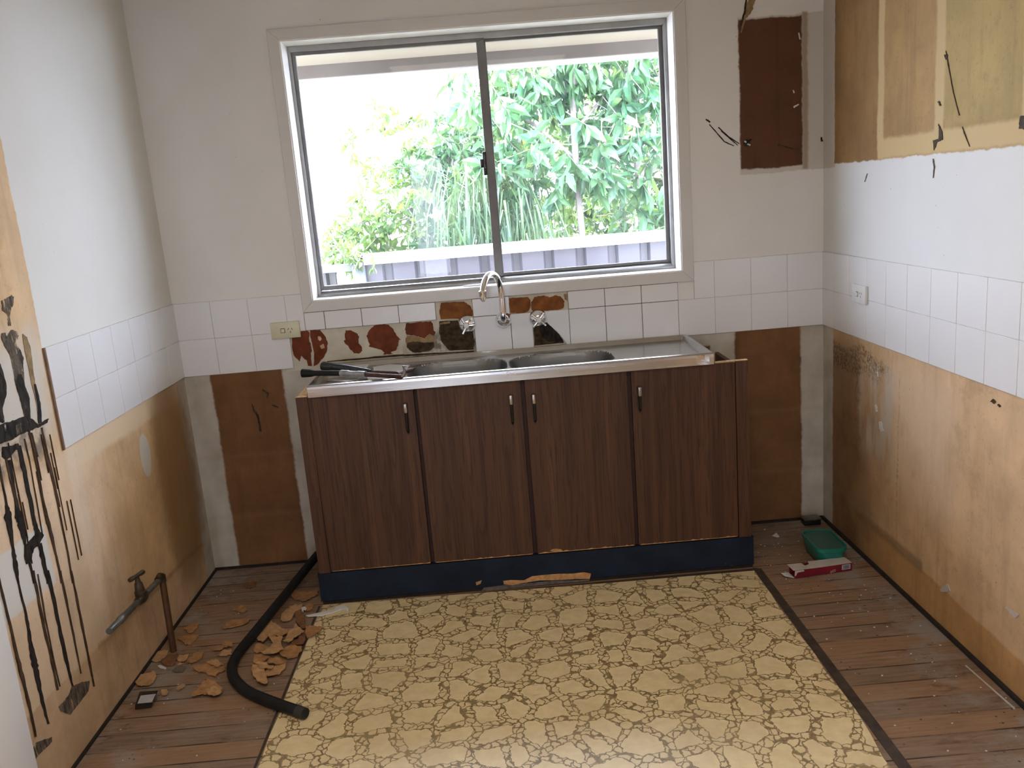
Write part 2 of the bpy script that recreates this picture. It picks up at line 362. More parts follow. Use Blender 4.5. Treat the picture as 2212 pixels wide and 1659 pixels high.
m_drip = smear_mat('brown_drip', (0.030, 0.018, 0.011), (0.085, 0.052, 0.032), 0.30, 70, 0.75, 0.25)
m_chip = plain('raw_chipboard', (0.55, 0.38, 0.21), 0.85, var=0.25, scale=60, bump=0.4)
m_peel = plain('bare_orange_chipboard', (0.50, 0.27, 0.11), 0.9, var=0.3, scale=60, bump=0.4)
m_flakeA = plain('torn_tan_board', (0.46, 0.265, 0.12), 0.9, var=0.25, scale=50, bump=0.4)
m_flakeB = plain('torn_orange_board', (0.37, 0.19, 0.075), 0.9, var=0.28, scale=50, bump=0.4)
m_flakeC = plain('torn_brown_board', (0.20, 0.09, 0.035), 0.9, var=0.25, scale=50, bump=0.4)
m_flakeG = plain('torn_grey_paper', (0.16, 0.13, 0.10), 0.9, var=0.2)
m_white_chip = plain('white_paint_chip', (0.66, 0.65, 0.62), 0.7, var=0.05)
m_gap = plain('dark_floor_gap', (0.018, 0.012, 0.009), 0.9, var=0.4)
m_strip = plain('dark_edge_strip', (0.05, 0.034, 0.024), 0.8, var=0.4, scale=25)  # dark brown strips along the linoleum edges
m_copper = plain('tarnished_copper', (0.12, 0.058, 0.03), 0.5, 0.5, var=0.35, scale=20)
m_brass = plain('grimy_brass', (0.085, 0.062, 0.04), 0.5, 0.6, var=0.4, scale=25)
m_pipegrey = plain('dull_grey_pipe', (0.16, 0.16, 0.15), 0.4, 0.6, var=0.4, scale=25)
m_rust = plain('rusty_steel', (0.07, 0.035, 0.025), 0.6, 0.4, var=0.5, scale=40)
m_teal = NT('teal_plastic'); m_teal.set((0.012, 0.17, 0.135), 0.35); m_teal = m_teal.m
m_tealcl = NT('cloudy_teal_lid'); m_tealcl.set((0.032, 0.105, 0.088), 0.4); m_tealcl = m_tealcl.m
m_red = plain('dark_red_card', (0.17, 0.008, 0.02), 0.4, var=0.3, scale=12)
m_card = plain('pale_card', (0.52, 0.46, 0.42), 0.7, var=0.1)
m_pinkink = plain('pale_pink_ink', (0.55, 0.35, 0.36), 0.5)
m_lightgrey = plain('grey_label', (0.42, 0.42, 0.44), 0.6)

def kick_mat():
    k = NT('scuffed_navy_kickboard'); x, y, z = k.sep(k.oc)
    base = k.ramp(k.noise(9, detail=4), [(0.3, (0.010, 0.014, 0.024)), (0.7, (0.016, 0.026, 0.048))])
    n = k.noise(38, k.vmul(k.oc, (1, 1, 2.2)), detail=6, rough=0.7)
    low = k.map(z, 0.0, 0.045, 1, 0)
    mid = k.map(k.math('ABSOLUTE', k.math('SUBTRACT', x, 1.42)), 0.25, 0.8, 1, 0.55)
    sc_ = k.map(k.math('ADD', n, k.math('MULTIPLY', k.math('MULTIPLY', low, mid), 0.28)), 0.72, 0.80)
    base = k.mix(sc_, base, (0.16, 0.15, 0.15))
    k.set(base, 0.6, 0, 0.12); return k.m
m_kick = kick_mat()

def glass_mat(name):
    k = NT(name); k.n.remove(k.b)
    tr = k.n.new('ShaderNodeBsdfTransparent'); gl = k.n.new('ShaderNodeBsdfGlossy'); gl.inputs['Roughness'].default_value = 0.02
    di = k.n.new('ShaderNodeBsdfTranslucent'); di.inputs['Color'].default_value = (0.9, 0.92, 0.95, 1)
    fr = k.n.new('ShaderNodeFresnel'); fr.inputs['IOR'].default_value = 1.45
    m1 = k.n.new('ShaderNodeMixShader'); m2 = k.n.new('ShaderNodeMixShader')
    glare_dust = k.map(k.noise(5, detail=5), 0.4, 0.8, 0.006, 0.018)  # white veil mixed in for window glare, with uneven dusty smears
    k._in(m1.inputs[0], glare_dust); k.t.links.new(tr.outputs[0], m1.inputs[1]); k.t.links.new(di.outputs[0], m1.inputs[2])
    k._in(m2.inputs[0], k.math('MULTIPLY', fr.outputs[0], 0.25)); k.t.links.new(m1.outputs[0], m2.inputs[1]); k.t.links.new(gl.outputs[0], m2.inputs[2])
    k.t.links.new(m2.outputs[0], k.out.inputs['Surface']); return k.m
m_glass = glass_mat('dusty_glare_glass')

# ------------------------------------------------------------------ mesh helpers
class MB:
    def __init__(s): s.v = []; s.f = []; s.mi = []; s.cur = 0
    def add(s, vs, fs):
        o = len(s.v); s.v += [tuple(q) for q in vs]; s.f += [tuple(i+o for i in f) for f in fs]; s.mi += [s.cur]*len(fs); return s
    def box(s, x0, x1, y0, y1, z0, z1):
        return s.add([(x0,y0,z0),(x1,y0,z0),(x1,y1,z0),(x0,y1,z0),(x0,y0,z1),(x1,y0,z1),(x1,y1,z1),(x0,y1,z1)],
              [(0,3,2,1),(4,5,6,7),(0,1,5,4),(1,2,6,5),(2,3,7,6),(3,0,4,7)])
    def obox(s, c, ax, ay, az, hx, hy, hz):
        c = Vector(c); vs = []
        for k in (-1, 1):
            for i, j in ((-1,-1),(1,-1),(1,1),(-1,1)): vs.append(c + ax*(i*hx) + ay*(j*hy) + az*(k*hz))
        return s.add(vs, [(0,3,2,1),(4,5,6,7),(0,1,5,4),(1,2,6,5),(2,3,7,6),(3,0,4,7)])
    def tube(s, pts, r, n=12, cap=True):
        pts = [Vector(p) for p in pts]; m = len(pts)
        rs = r if isinstance(r, (list, tuple)) else [r]*m
        t0 = (pts[1]-pts[0]).normalized()
        a = t0.cross(Vector((0,0,1)));
        if a.length < 1e-3: a = t0.cross(Vector((1,0,0)))
        a.normalize(); vs = []
        for i, p in enumerate(pts):
            t = (pts[min(i+1,m-1)]-pts[max(i-1,0)]).normalized()
            a = (a - t*a.dot(t)).normalized(); b = t.cross(a)
            for k in range(n):
                q = 2*PI*k/n; vs.append(p + (a*math.cos(q)+b*math.sin(q))*rs[i])
        fs = [(i*n+k, i*n+(k+1)%n, (i+1)*n+(k+1)%n, (i+1)*n+k) for i in range(m-1) for k in range(n)]
        if cap: fs += [tuple(range(n-1,-1,-1)), tuple((m-1)*n+k for k in range(n))]
        return s.add(vs, fs)
    def lathe(s, o, axis, prof, n=24):
        return s.tube2([(Vector(o)+Vector(axis).normalized()*h, r) for h, r in prof], Vector(axis).normalized(), n)
    def tube2(s, pr, t, n):
        a = t.cross(Vector((0,0,1)))
        if a.length < 1e-3: a = Vector((1,0,0))
        a.normalize(); b = t.cross(a); vs = []
        for p, r in pr:
            for k in range(n):
                q = 2*PI*k/n; vs.append(p + (a*math.cos(q)+b*math.sin(q))*max(r,1e-5))
        m = len(pr)
        fs = [(i*n+k, i*n+(k+1)%n, (i+1)*n+(k+1)%n, (i+1)*n+k) for i in range(m-1) for k in range(n)]
        fs += [tuple(range(n-1,-1,-1)), tuple((m-1)*n+k for k in range(n))]
        return s.add(vs, fs)
    def prism(s, pts, nrm):
        """outline pts extruded by vector nrm"""
        nrm = Vector(nrm); pts = [Vector(p) for p in pts]; n = len(pts)
        vs = pts + [p+nrm for p in pts]
        fs = [tuple(range(n-1,-1,-1)), tuple(range(n,2*n))] + [(i,(i+1)%n,(i+1)%n+n,i+n) for i in range(n)]
        return s.add(vs, fs)
    def build(s, name, mat, parent=None, bevel=0.0, smooth=False, seg=2):
        me = bpy.data.meshes.new(name)
        off = parent_loc(parent) if parent is not None else Vector((0,0,0))
        me.from_pydata([Vector(q)-off for q in s.v], [], s.f)
        mats = mat if isinstance(mat, (list, tuple)) else [mat]
        for q in mats: me.materials.append(q)
        if len(mats) > 1:
            for p_, i in zip(me.polygons, s.mi): p_.material_index = i
        bm = bmesh.new(); bm.from_mesh(me)
        bmesh.ops.recalc_face_normals(bm, faces=bm.faces)
        big = [f for f in bm.faces if len(f.verts) > 4]
        if big: bmesh.ops.triangulate(bm, faces=big)
        if bevel: 
            es = [e for e in bm.edges if len(e.link_faces) == 2 and e.calc_face_angle(0) > 0.6]
            bmesh.ops.bevel(bm, geom=es, offset=bevel, segments=seg, profile=0.5, affect='EDGES', clamp_overlap=True)
        bm.to_mesh(me); bm.free()
        if smooth or bevel:
            for p_ in me.polygons: p_.use_smooth = True
            try: me.set_sharp_from_angle(angle=0.7)
            except Exception: pass
        o = bpy.data.objects.new(name, me); C.objects.link(o)
        if parent is not None: o.parent = parent
        return o

def parent_loc(o):
    v = Vector((0,0,0))
    while o is not None: v = v + Vector(o.location); o = o.parent
    return v
def thing(name, label, cat, loc=(0,0,0), group=None):
    o = bpy.data.objects.new(name, None); C.objects.link(o); o.location = loc; o.empty_display_size = 0.05
    o['label'] = label; o['category'] = cat
    if group: o['group'] = group
    return o
def tag(o, label, cat, group=None, kind=None):
    o['label'] = label; o['category'] = cat
    if group: o['group'] = group
    if kind: o['kind'] = kind
    return o
def struct(o, label=None, cat=None):
    o['kind'] = 'structure'
    if label: o['label'] = label; o['category'] = cat
    return o
def catmull(P, n=6):
    P = [Vector(p) for p in P]; Q = [P[0]*2-P[1]] + P + [P[-1]*2-P[-2]]; out = []
    for i in range(1, len(Q)-2):
        a, b, c, d = Q[i-1], Q[i], Q[i+1], Q[i+2]
        for k in range(n):
            t = k/n
            out.append(0.5*((2*b)+(c-a)*t+(2*a-5*b+4*c-d)*t*t+(3*b-a-3*c+d)*t**3))
    out.append(P[-1]); return out

# ------------------------------------------------------------------ room shell
WX0, WX1, WZ0, WZ1 = 0.560, 2.061, 1.117, 2.109      # window opening
b = MB(); TH = 0.17
b.box(-TH, WX0, 0, TH, -0.1, H); b.box(WX1, W+TH, 0, TH, -0.1, H)
b.box(WX0, WX1, 0, TH, -0.1, WZ0); b.box(WX0, WX1, 0, TH, WZ1, H)
wall_back = struct(b.build('wall_back', m_back), 'white painted back wall stripped bare below the window and by the corner', 'wall')
wall_left = struct(MB().box(-TH, 0, YR, 0, -0.1, H).build('wall_left', m_left), 'left wall with tile band and black adhesive drips on bare board', 'wall')
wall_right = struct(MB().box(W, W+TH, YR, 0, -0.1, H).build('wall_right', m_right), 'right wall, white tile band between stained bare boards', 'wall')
b = MB(); DX0, DX1, DZ = 0.30, 0.80, 2.08
b.box(-TH, DX0, YR-TH, YR, -0.1, H); b.box(DX1, W+TH, YR-TH, YR, -0.1, H); b.box(DX0, DX1, YR-TH, YR, DZ, H)
struct(b.build('wall_rear', m_paint), 'white rear wall behind the viewer with a doorway', 'wall')
struct(MB().box(-TH, W+TH, YR-TH, TH, -0.14, 0).build('floor', m_floor), 'worn brown timber floorboards', 'floor')
struct(MB().box(-TH, W+TH, YR-TH, TH, H, H+0.08).build('ceiling', m_paint), 'plain white ceiling', 'ceiling')

# sliding door frame behind the viewer
d1 = thing('door_1', 'aluminium framed glass door behind the viewer', 'door', (0,0,0)); d1['kind'] = 'structure'
b = MB()
for x0, x1 in ((DX0, DX0+0.04), (DX1-0.04, DX1)): b.box(x0, x1, YR-0.08, YR-0.04, 0.001, DZ)
b.box(DX0, DX1, YR-0.08, YR-0.04, DZ-0.04, DZ); b.box(DX0, DX1, YR-0.08, YR-0.04, 0.001, 0.05)
b.build('door_frame', m_alu, d1)
MB().box(DX0+0.04, DX1-0.04, YR-0.063, YR-0.057, 0.05, DZ-0.04).build('glass_pane', m_glass, d1)

# added unseen fill light overhead, put in to brighten the floor
cl = thing('added_fill_lamp', 'added square fill lamp overhead to brighten the floor, out of view', 'fill light', (1.32, -3.0, H))
MB().box(0.70, 1.94, -3.62, -2.38, H-0.030, H-0.0005).build('fill_housing', m_trim, cl, bevel=0.003)
ld = bpy.data.lights.new('fill_light', 'AREA'); ld.shape = 'SQUARE'; ld.size = 1.2; ld.energy = 23; ld.color = (1.0, 0.92, 0.80)
lo = bpy.data.objects.new('fill_light', ld); C.objects.link(lo); lo.parent = cl; lo.location = (0, 0, -0.040)

# wall / floor gaps (dark shadow gap under the sheets)
g = MB().box(0.001, W-0.001, -0.006, -0.001, 0.0005, 0.012); g.build('floor_gap', m_gap, wall_back)
MB().box(0.001, 0.008, -2.2, -0.007, 0.0005, 0.010).build('floor_gap', m_gap, wall_left)
MB().box(W-0.012, W-0.001, -2.2, -0.007, 0.0005, 0.013).build('floor_gap', m_gap, wall_right)

# architrave at the near end of the left wall
struct(MB().box(0.0, 0.022, -1.62, -1.486, 0.0, 2.2).build('trim_1', m_reveal, bevel=0.003), 'white door architrave at near left', 'trim')

# ------------------------------------------------------------------ tiles
def tiles(name, parent, cells, frame, mat=m_tile, t=0.006, gap=0.0012, grout=m_grout, gt=0.0045):
    """cells: (u0,u1,v0,v1); frame(u,v,d) -> world"""
    b = MB(); g = MB()
    def blk(bb, u0, u1, v0, v1, d):
        vs = [frame(u0,v0,0),frame(u1,v0,0),frame(u1,v1,0),frame(u0,v1,0),frame(u0,v0,d),frame(u1,v0,d),frame(u1,v1,d),frame(u0,v1,d)]
        bb.add(vs, [(0,3,2,1),(4,5,6,7),(0,1,5,4),(1,2,6,5),(2,3,7,6),(3,0,4,7)])
    for u0, u1, v0, v1 in cells:
        blk(b, u0+gap/2, u1-gap/2, v0+gap/2, v1-gap/2, t); blk(g, u0, u1, v0, v1, gt)
    o = b.build(name, mat, parent, bevel=0.001, seg=1); 
    g.build('grout_bed', grout, o)
    return o
FB = lambda u, v, d: (u, -d, v)
FL = lambda u, v, d: (d, -u, v)
FR = lambda u, v, d: (W-d, -u, v)
R0, R1, R2 = T0, T0+TS, T0+2*TS
cells = []
for i in range(3): cells += [(i*TS, (i+1)*TS, R0, R1), (i*TS, (i+1)*TS, R1, R2)]
cells += [(0.45, 0.519, R1, R2)]
for i in range(3): cells += [(W-(i+1)*TS, W-i*TS, R0, R1), (W-(i+1)*TS, W-i*TS, R1, R2)]
cells += [(W-4*TS, W-3*TS, R0, R1), (2.106, W-3*TS, R1, R2)]
tiles('tile_band', wall_back, cells, FB)
CZ = 1.075   # underside of the window casing
cells = [(0.519, 0.600, R1, CZ)]
for i in range(4, 7): cells.append((i*TS, (i+1)*TS, R1, CZ))
cells.append((8*TS, 9*TS, R1, CZ))
for i in range(4, 8): cells.append((W-(i+1)*TS, W-i*TS, R0, R1)); cells.append((W-(i+1)*TS, W-i*TS, R1, CZ))
cells = [c for c in cells if not (abs(c[0]-(W-8*TS)) < 1e-4)]
cells += [(8*TS, 9*TS, R0, R1), (9*TS, W-8*TS, R0, R1)]
cells.append((9*TS, 9*TS+0.004, R1, CZ))
tiles('tile_band', wall_back, cells[:-1], FB, grout=m_grout_d, gap=0.0022, gt=0.0035)
# snapped tile right of the tap
x0 = W-8*TS; x1 = W-7*TS
pts = [(x0+0.052, R1-0.001), (x1-0.001, R1-0.001), (x1-0.001, R0+0.004)]
crv = [(x1-0.012, R0+0.002), (x1-0.030, R0+0.032), (x1-0.052, R0+0.062), (x1-0.085, R0+0.096), (x0+0.045, R0+0.122)]
o = MB().prism([(a, -0.0005, c) for a, c in pts+crv], (0, -0.006, 0)).build('snapped_tile', m_tile, wall_back)
cells = []
for i in range(7):
    a = 0 if i == 0 else i*TS-0.003; cells += [(a, min((i+1)*TS-0.003, 1.022), R0, R1), (a, min((i+1)*TS-0.003, 1.022), R1, R2)]
tiles('tile_band', wall_left, cells, FL)
oR = 0.2641-TS; cells = [(0, oR, R0, R1), (0, oR, R1, R2)]
for i in range(14):
    cells += [(oR+i*TS, oR+(i+1)*TS, R0, R1), (oR+i*TS, oR+(i+1)*TS, R1, R2)]
tiles('tile_band', wall_right, cells, FR)
m_edge = plain('brown_tile_edge', (0.16, 0.09, 0.05), 0.8, var=0.3)
MB().box(0, 0.0055, -1.030, -1.0225, R0-0.002, R2).build('tile_edge', m_edge, wall_left)

# ------------------------------------------------------------------ glue marks, scratches (thin raised residue on the walls)
MARKN = [0]
def mark(plane, name, px, mat, parent, s, ox, oy, t=0.0012):
    f = {'L': lambda u, v: onx(0.0, u, v), 'B': lambda u, v: ony(0.0, u, v), 'R': lambda u, v: onx(W, u, v)}[plane]
    n = {'L': Vector((1,0,0)), 'B': Vector((0,-1,0)), 'R': Vector((-1,0,0))}[plane]
    pts = [f(x/s+ox, y/s+oy)+n*0.0003 for x, y in px]
    # ragged edge
    out = []; rr = random.Random(len(px)*7+int(px[0][0]))
    for i, p in enumerate(pts):
        q = pts[(i+1) % len(pts)]; out.append(p)
        L = (q-p).length
        if L > 0.006:
            m = max(1, min(4, int(L/0.006)))
            for j in range(1, m+1):
                e = p.lerp(q, j/(m+1)); d = Vector((rr.uniform(-1,1), rr.uniform(-1,1), rr.uniform(-1,1)))*min(0.0016, L*0.12)
                out.append(e + d - n*d.dot(n))
    MARKN[0] += 1
    return MB().prism(out, n*(t+0.00004*(MARKN[0]%40))).build(name, mat, parent)
def streak(plane, name, path, wpx, mat, parent, s, ox, oy, t=0.0012):
    L = []; Rr = []; rr = random.Random(int(path[0][0]*3+path[0][1]))
    ws = wpx if isinstance(wpx, (list, tuple)) else [wpx]*len(path)
    pts = []
    for i in range(len(path)-1):
        (xa, ya), (xb, yb) = path[i], path[i+1]
        for j in range(6):
            q = j/6; pts.append((xa+(xb-xa)*q, ya+(yb-ya)*q, ws[i]+(ws[i+1]-ws[i])*q))
    pts.append(path[-1]+(ws[-1],))
    for i, (x, y, w_) in enumerate(pts):
        a = pts[max(i-1,0)]; c = pts[min(i+1,len(pts)-1)]
        dx, dy = c[0]-a[0], c[1]-a[1]; l = math.hypot(dx, dy) or 1; nx, ny = -dy/l, dx/l
        k = 0.5*w_*rr.uniform(0.65, 1.25); k2 = 0.5*w_*rr.uniform(0.65, 1.25)
        L.append((x+nx*k, y+ny*k)); Rr.append((x-nx*k2, y-ny*k2))
    f = {'L': lambda u, v: onx(0.0, u, v), 'B': lambda u, v: ony(0.0, u, v), 'R': lambda u, v: onx(W, u, v)}[plane]
    n = {'L': Vector((1,0,0)), 'B': Vector((0,-1,0)), 'R': Vector((-1,0,0))}[plane]
    MARKN[0] += 1; t = t+0.00004*(MARKN[0]%40)
    P = [f(x/s+ox, y/s+oy)+n*0.0003 for x, y in L]; Q = [f(x/s+ox, y/s+oy)+n*0.0003 for x, y in Rr]
    m = len(P); vs = P+Q+[p+n*t for p in P]+[q+n*t for q in Q]; fs = []
    for i in range(m-1):
        fs += [(2*m+i, 2*m+i+1, 3*m+i+1, 3*m+i), (i, i+1, 2*m+i+1, 2*m+i), (m+i, 3*m+i, 3*m+i+1, m+i+1), (i, m+i, m+i+1, i+1)]
    fs += [(0, 2*m, 3*m, m), (m-1, 2*m-1, 4*m-1, 3*m-1)]
    return MB().add(vs, fs).build(name, mat, parent)

SA = 4.608
def L1(nm, px, mat): mark('L', nm, px, mat, wall_left, SA, 0, 600)
L1('adhesive_smear', [(10,230),(60,210),(110,170),(135,190),(130,250),(95,370),(105,480),(80,480),(70,370),(20,330)], m_glue_grey)
L1('adhesive_smear', [(80,560),(110,520),(165,530),(180,580),(160,640),(200,720),(230,790),(225,870),(245,1080),(290,1200),(300,1400),(240,1380),(210,1250),(180,1150),(150,1050),(120,880),(100,780),(40,680),(10,600),(10,555),(50,545),(70,600)], m_glue_grey)
L1('adhesive_smear', [(150,1050),(170,960),(215,960),(245,1080),(290,1200),(300,1400),(240,1380),(210,1250),(180,1150)], m_smear_blk)
L1('adhesive_smear', [(220,560),(265,590),(300,700),(320,850),(345,1050),(400,1250),(410,1450),(385,1450),(360,1250),(310,1050),(270,850),(230,650)], m_glue_tan)
L1('adhesive_smear', [(330,1060),(352,1060),(400,1250),(412,1450),(380,1450),(362,1250)], m_glue_blk)
L1('adhesive_smear', [(-40,780),(0,860),(30,950),(60,1080),(60,1160),(20,1300),(40,1440),(-40,1450)], m_smear_blk)
L1('adhesive_bar', [(-60,1480),(50,1440),(140,1420),(240,1380),(300,1400),(380,1460),(480,1400),(470,1440),(400,1480),(300,1520),(200,1560),(100,1620),(-60,1670)], m_smear_blk)
L1('adhesive_smear', [(150,1470),(200,1440),(215,1530),(160,1560)], m_glue_grey)
def L2(path, w_, mat=m_drip): streak('L', 'adhesive_drip', path, w_, mat, wall_left, SA, 0, 900)
mark('L', 'adhesive_blob', [(20,300),(130,285),(175,265),(190,300),(140,345),(90,410),(60,430),(15,400)], m_glue_blk, wall_left, SA, 0, 900)
L2([(-20,420),(60,870),(80,1000),(125,1300),(150,1480),(180,1659)], [16,20,75,28,44,16], m_glue_blk)
L2([(90,430),(150,800),(185,1000),(215,1110),(250,1290),(340,1659)], [30,24,72,60,20,20], m_glue_blk)
L2([(55,420),(110,660),(165,900)], [24,20,14])
L2([(180,290),(250,600),(340,1050),(370,1180)], [40,38,36,60], m_glue_blk)
L2([(290,160),(350,400),(420,800),(520,1200),(610,1659)], [22,18,16,16,14])
L2([(310,160),(375,400)], [12,10])
L2([(410,110),(470,380),(590,900)], [16,18,12])
L2([(440,330),(550,760),(670,1350),(720,1659)], [10,12,12,14])
L2([(240,220),(290,440),(420,1180)], [10,8,8])
L2([(440,900),(470,1060),(560,1400),(620,1659)], [26,20,16,12])
L2([(0,560),(40,750)], [16,10])
mark('L', 'adhesive_blob', [(240,1290),(330,1190),(400,1150),(430,1180),(380,1280),(330,1320),(300,1450),(260,1470),(240,1400)], m_glue_blk, wall_left, SA, 0, 900)
L2([(390,1260),(440,1500),(480,1659)], [50,36,34], m_glue_blk)
SC = 3.95
rr = random.Random(77)
for i in range(16):
    x = rr.uniform(0, 560); y = rr.uniform(100, 900); l = rr.uniform(250, 700)
    L2([(x+0.2*(y-100), y), (x+0.2*(y+l-100), y+l)], [rr.uniform(3, 6), rr.uniform(4, 7)])
def L3(path, w_, mat=m_drip): streak('L', 'adhesive_drip', path, w_, mat, wall_left, SC, 0, 1240)
L3([(-20,20),(100,520),(170,820),(240,1100),(300,1390)], [14,18,28,20,14])
L3([(130,-30),(220,350),(255,570),(285,720),(310,850),(350,1050),(410,1280)], [16,20,30,62,40,30,18], m_glue_blk)
L3([(280,-30),(360,390),(430,700),(490,990)], [20,24,22,16])
L3([(320,0),(385,380),(470,800),(510,960)], [10,14,12,10])
L3([(395,-30),(480,330),(550,680),(620,970)], [34,30,28,16], m_glue_blk)
L3([(510,-30),(590,350),(690,850)], [14,18,10])
L3([(605,-30),(680,350),(780,850),(800,960)], [14,18,16,10])
mark('L', 'adhesive_smear', [(610,960),(700,920),(760,910),(750,1000),(690,1080),(600,1200),(520,1170),(500,1130),(580,1040)], m_glue_grey, wall_left, SC, 0, 1240)
mark('L', 'adhesive_smear', [(250,1560),(300,1440),(440,1390),(440,1430),(340,1530),(270,1620)], m_glue_grey, wall_left, SC, 0, 1240)

SB = 5.53
def B1(px, mat, nm='glue_patch'): mark('B', nm, px, mat, wall_back, SB, 620, 600)
B1([(60,700),(165,700),(165,628),(245,625),(270,660),(265,740),(285,800),(300,870),(285,905),(300,1050),(250,1055),(240,990),(200,960),(170,930),(150,1000),(85,930),(60,830)], m_glue_red)
B1([(275,625),(395,622),(450,690),(485,770),(480,860),(440,950),(370,1030),(320,1060),(325,900),(300,780),(280,700)], m_glue_red)
B1([(365,700),(400,700),(415,730),(390,755),(370,735)], m_chip); B1([(390,810),(440,790),(450,840),(420,850)], m_chip)
B1([(700,625),(770,630),(830,660),(860,700),(855,780),(895,830),(900,870),(860,905),(800,900),(750,850),(730,810),(690,780),(680,750),(700,740),(690,680)], m_glue_red)
B1([(1040,570),(1120,555),(1210,560),(1270,610),(1310,690),(1360,740),(1335,740),(1330,800),(1300,870),(1240,890),(1265,910),(1145,915),(1165,895),(1140,870),(1050,840),(975,820),(990,800),(950,700),(980,630)], m_glue_red)
B1([(1420,545),(1560,530),(1720,520),(1745,560),(1750,620),(1775,660),(1750,690),(1700,670),(1650,720),(1600,710),(1530,690),(1430,680),(1410,620)], m_glue_red)
B1([(1430,690),(1530,695),(1600,715),(1650,722),(1700,675),(1765,690),(1755,830),(1710,870),(1600,890),(1500,890),(1430,830),(1415,740)], m_glue_tan)
B1([(1440,770),(1560,760),(1640,775),(1755,765),(1755,830),(1710,870),(1600,890),(1500,890),(1430,830)], m_glue_dk)
B1([(1840,300),(2080,285),(2140,300),(2200,360),(2210,480),(1840,495),(1820,400)], m_glue_or)
B1([(1820,520),(2212,495),(2230,700),(2230,860),(1930,860),(1850,770),(1815,640)], m_glue_dk)
B1([(1815,545),(1940,515),(1960,560),(1830,600)], m_glue_tan)
def B2(px, mat, nm='glue_patch'): mark('B', nm, px, mat, wall_back, SB, 930, 560)
B2([(130,520),(400,505),(470,550),(505,610),(510,670),(360,680),(140,700)], m_glue_or)
B2([(940,465),(1160,450),(1195,490),(1195,560),(1170,620),(1100,650),(960,640),(940,560)], m_glue_or)
B2([(1240,450),(1350,430),(1420,455),(1490,430),(1550,440),(1600,500),(1590,580),(1540,600),(1400,615),(1210,610),(1200,520)], m_glue_or)
B2([(1590,420),(1630,412),(1632,500),(1600,480)], m_glue_tan)
B2([(1232,790),(1310,790),(1390,760),(1450,810),(1540,900),(1590,980),(1590,1000),(1240,1030)], m_glue_dk)
B2([(1310,800),(1390,765),(1450,815),(1535,905),(1590,990),(1400,980),(1330,930),(1300,860)], m_glue_blk)
B2([(110,780),(340,740),(500,880),(530,990),(510,1070),(230,1090),(150,1010)], m_glue_dk)
streak('B', 'grime_shadow_line', [(480,1000),(900,965),(1350,925),(1900,893),(2230,872)], [8,22,26,22,24], m_glue_dk, wall_back, SB, 620, 600)  # one dark line painting both grime and the shadow behind the sink ledge
streak('B', 'old_grout_line', [(1400,912),(1700,892),(2100,872),(2225,862)], [6,12,14,10], m_card, wall_back, SB, 620, 600)
def crazed(cx, cy, spread, n, r0, r1, seed):
    rr = random.Random(seed); b = MB(); nn = Vector((0,-1,0))
    for i in range(n):
        a = spread[0]+(spread[1]-spread[0])*(i+rr.uniform(0.1, 0.9))/n; ra, rb = r0*rr.uniform(0.7, 1.5), r1*rr.uniform(0.55, 1.0)
        p0 = ony(-0.0061, (cx+ra*math.cos(a))/SB+620, (cy-ra*math.sin(a))/SB+600); p1 = ony(-0.0061, (cx+rb*math.cos(a))/SB+620, (cy-rb*math.sin(a))/SB+600)
        sd2 = (p1-p0).cross(nn).normalized()*rr.uniform(0.0004, 0.0009)
        b.prism([p0-sd2*0.4, p1-sd2, p1+sd2, p0+sd2*0.4], nn*0.0005)
    b.build('crazed_glaze', m_craze, wall_back)
m_craze = plain('crazed_white_glaze', (0.85, 0.85, 0.86), 0.2, var=0.03)
crazed(1130, 520, (0.15, 1.35), 12, 60, 190, 3); crazed(1560, 520, (0.25, 3.0), 22, 40, 190, 4)
# splits and marks on the back wall below the tiles, and by the stripped patch
def B3(path, w_, mat=m_drip, nm='tear_mark'): streak('B', nm, path, w_, mat, wall_back, SA, 360, 600)
B3([(850,1255),(870,1320),(905,1370),(925,1450),(935,1530)], [6,20,22,18,22]); B3([(955,1115),(1010,1150),(1000,1195)], [16,22,10]); B3([(1050,1265),(1110,1290)], [16,10])
S4 = 3.107
def B4(path, w_, mat=m_glue_blk, nm='scratch'): streak('B', nm, path, w_, mat, wall_back, S4, 1500, 0)
B4([(75,800),(105,820)], [8,14]); B4([(100,835),(200,950),(265,980)], [6,7,4]); B4([(160,855),(230,920),(300,965)], [7,8,5]); B4([(180,880),(270,960)], [5,4]); B4([(210,905),(290,975)], [5,4])
B4([(560,970),(700,1010)], [8,6], m_glue_dk); B4([(850,920),(855,950)], [8,16])
B4([(398,-30),(365,70),(335,130),(312,220)], [60,40,14,8], m_glue_tan, 'torn_paint_edge'); B4([(352,-30),(335,90),(312,170)], [10,16,10], m_glue_dk, 'torn_paint_edge')
B4([(700,220),(708,265)], [8,8], m_white_chip, 'filler_fleck'); B4([(665,720),(700,700)], [12,8], m_white_chip, 'filler_fleck'); B4([(663,605),(668,625)], [8,8], m_white_chip, 'filler_fleck')
def R4(path, w_, mat=m_drip, nm='scratch'): streak('R', nm, path, w_, mat, wall_right, S4, 1500, 0)
R4([(1690,340),(1705,430),(1740,620),(1780,775)], [3,7,4,6]); R4([(1690,365),(1695,400)], [22,14]); R4([(1800,850),(1815,895),(1850,985)], [4,9,2]); R4([(1640,680),(1655,710)], [14,12])
mark('R', 'torn_board_edge', [(1605,940),(1640,935),(1645,870),(1640,830),(1665,880),(1668,940),(1635,950),(1610,1010)], m_glue_dk, wall_right, S4, 1500, 0)
mark('R', 'torn_board_edge', [(2190,780),(2240,770),(2240,870),(2180,865)], m_glue_dk, wall_right, S4, 1500, 0)
R4([(1605,1065),(1612,1120),(1605,1195)], [5,9,3], m_glue_grey); R4([(1163,1165),(1145,1220)], [4,4], m_glue_grey)
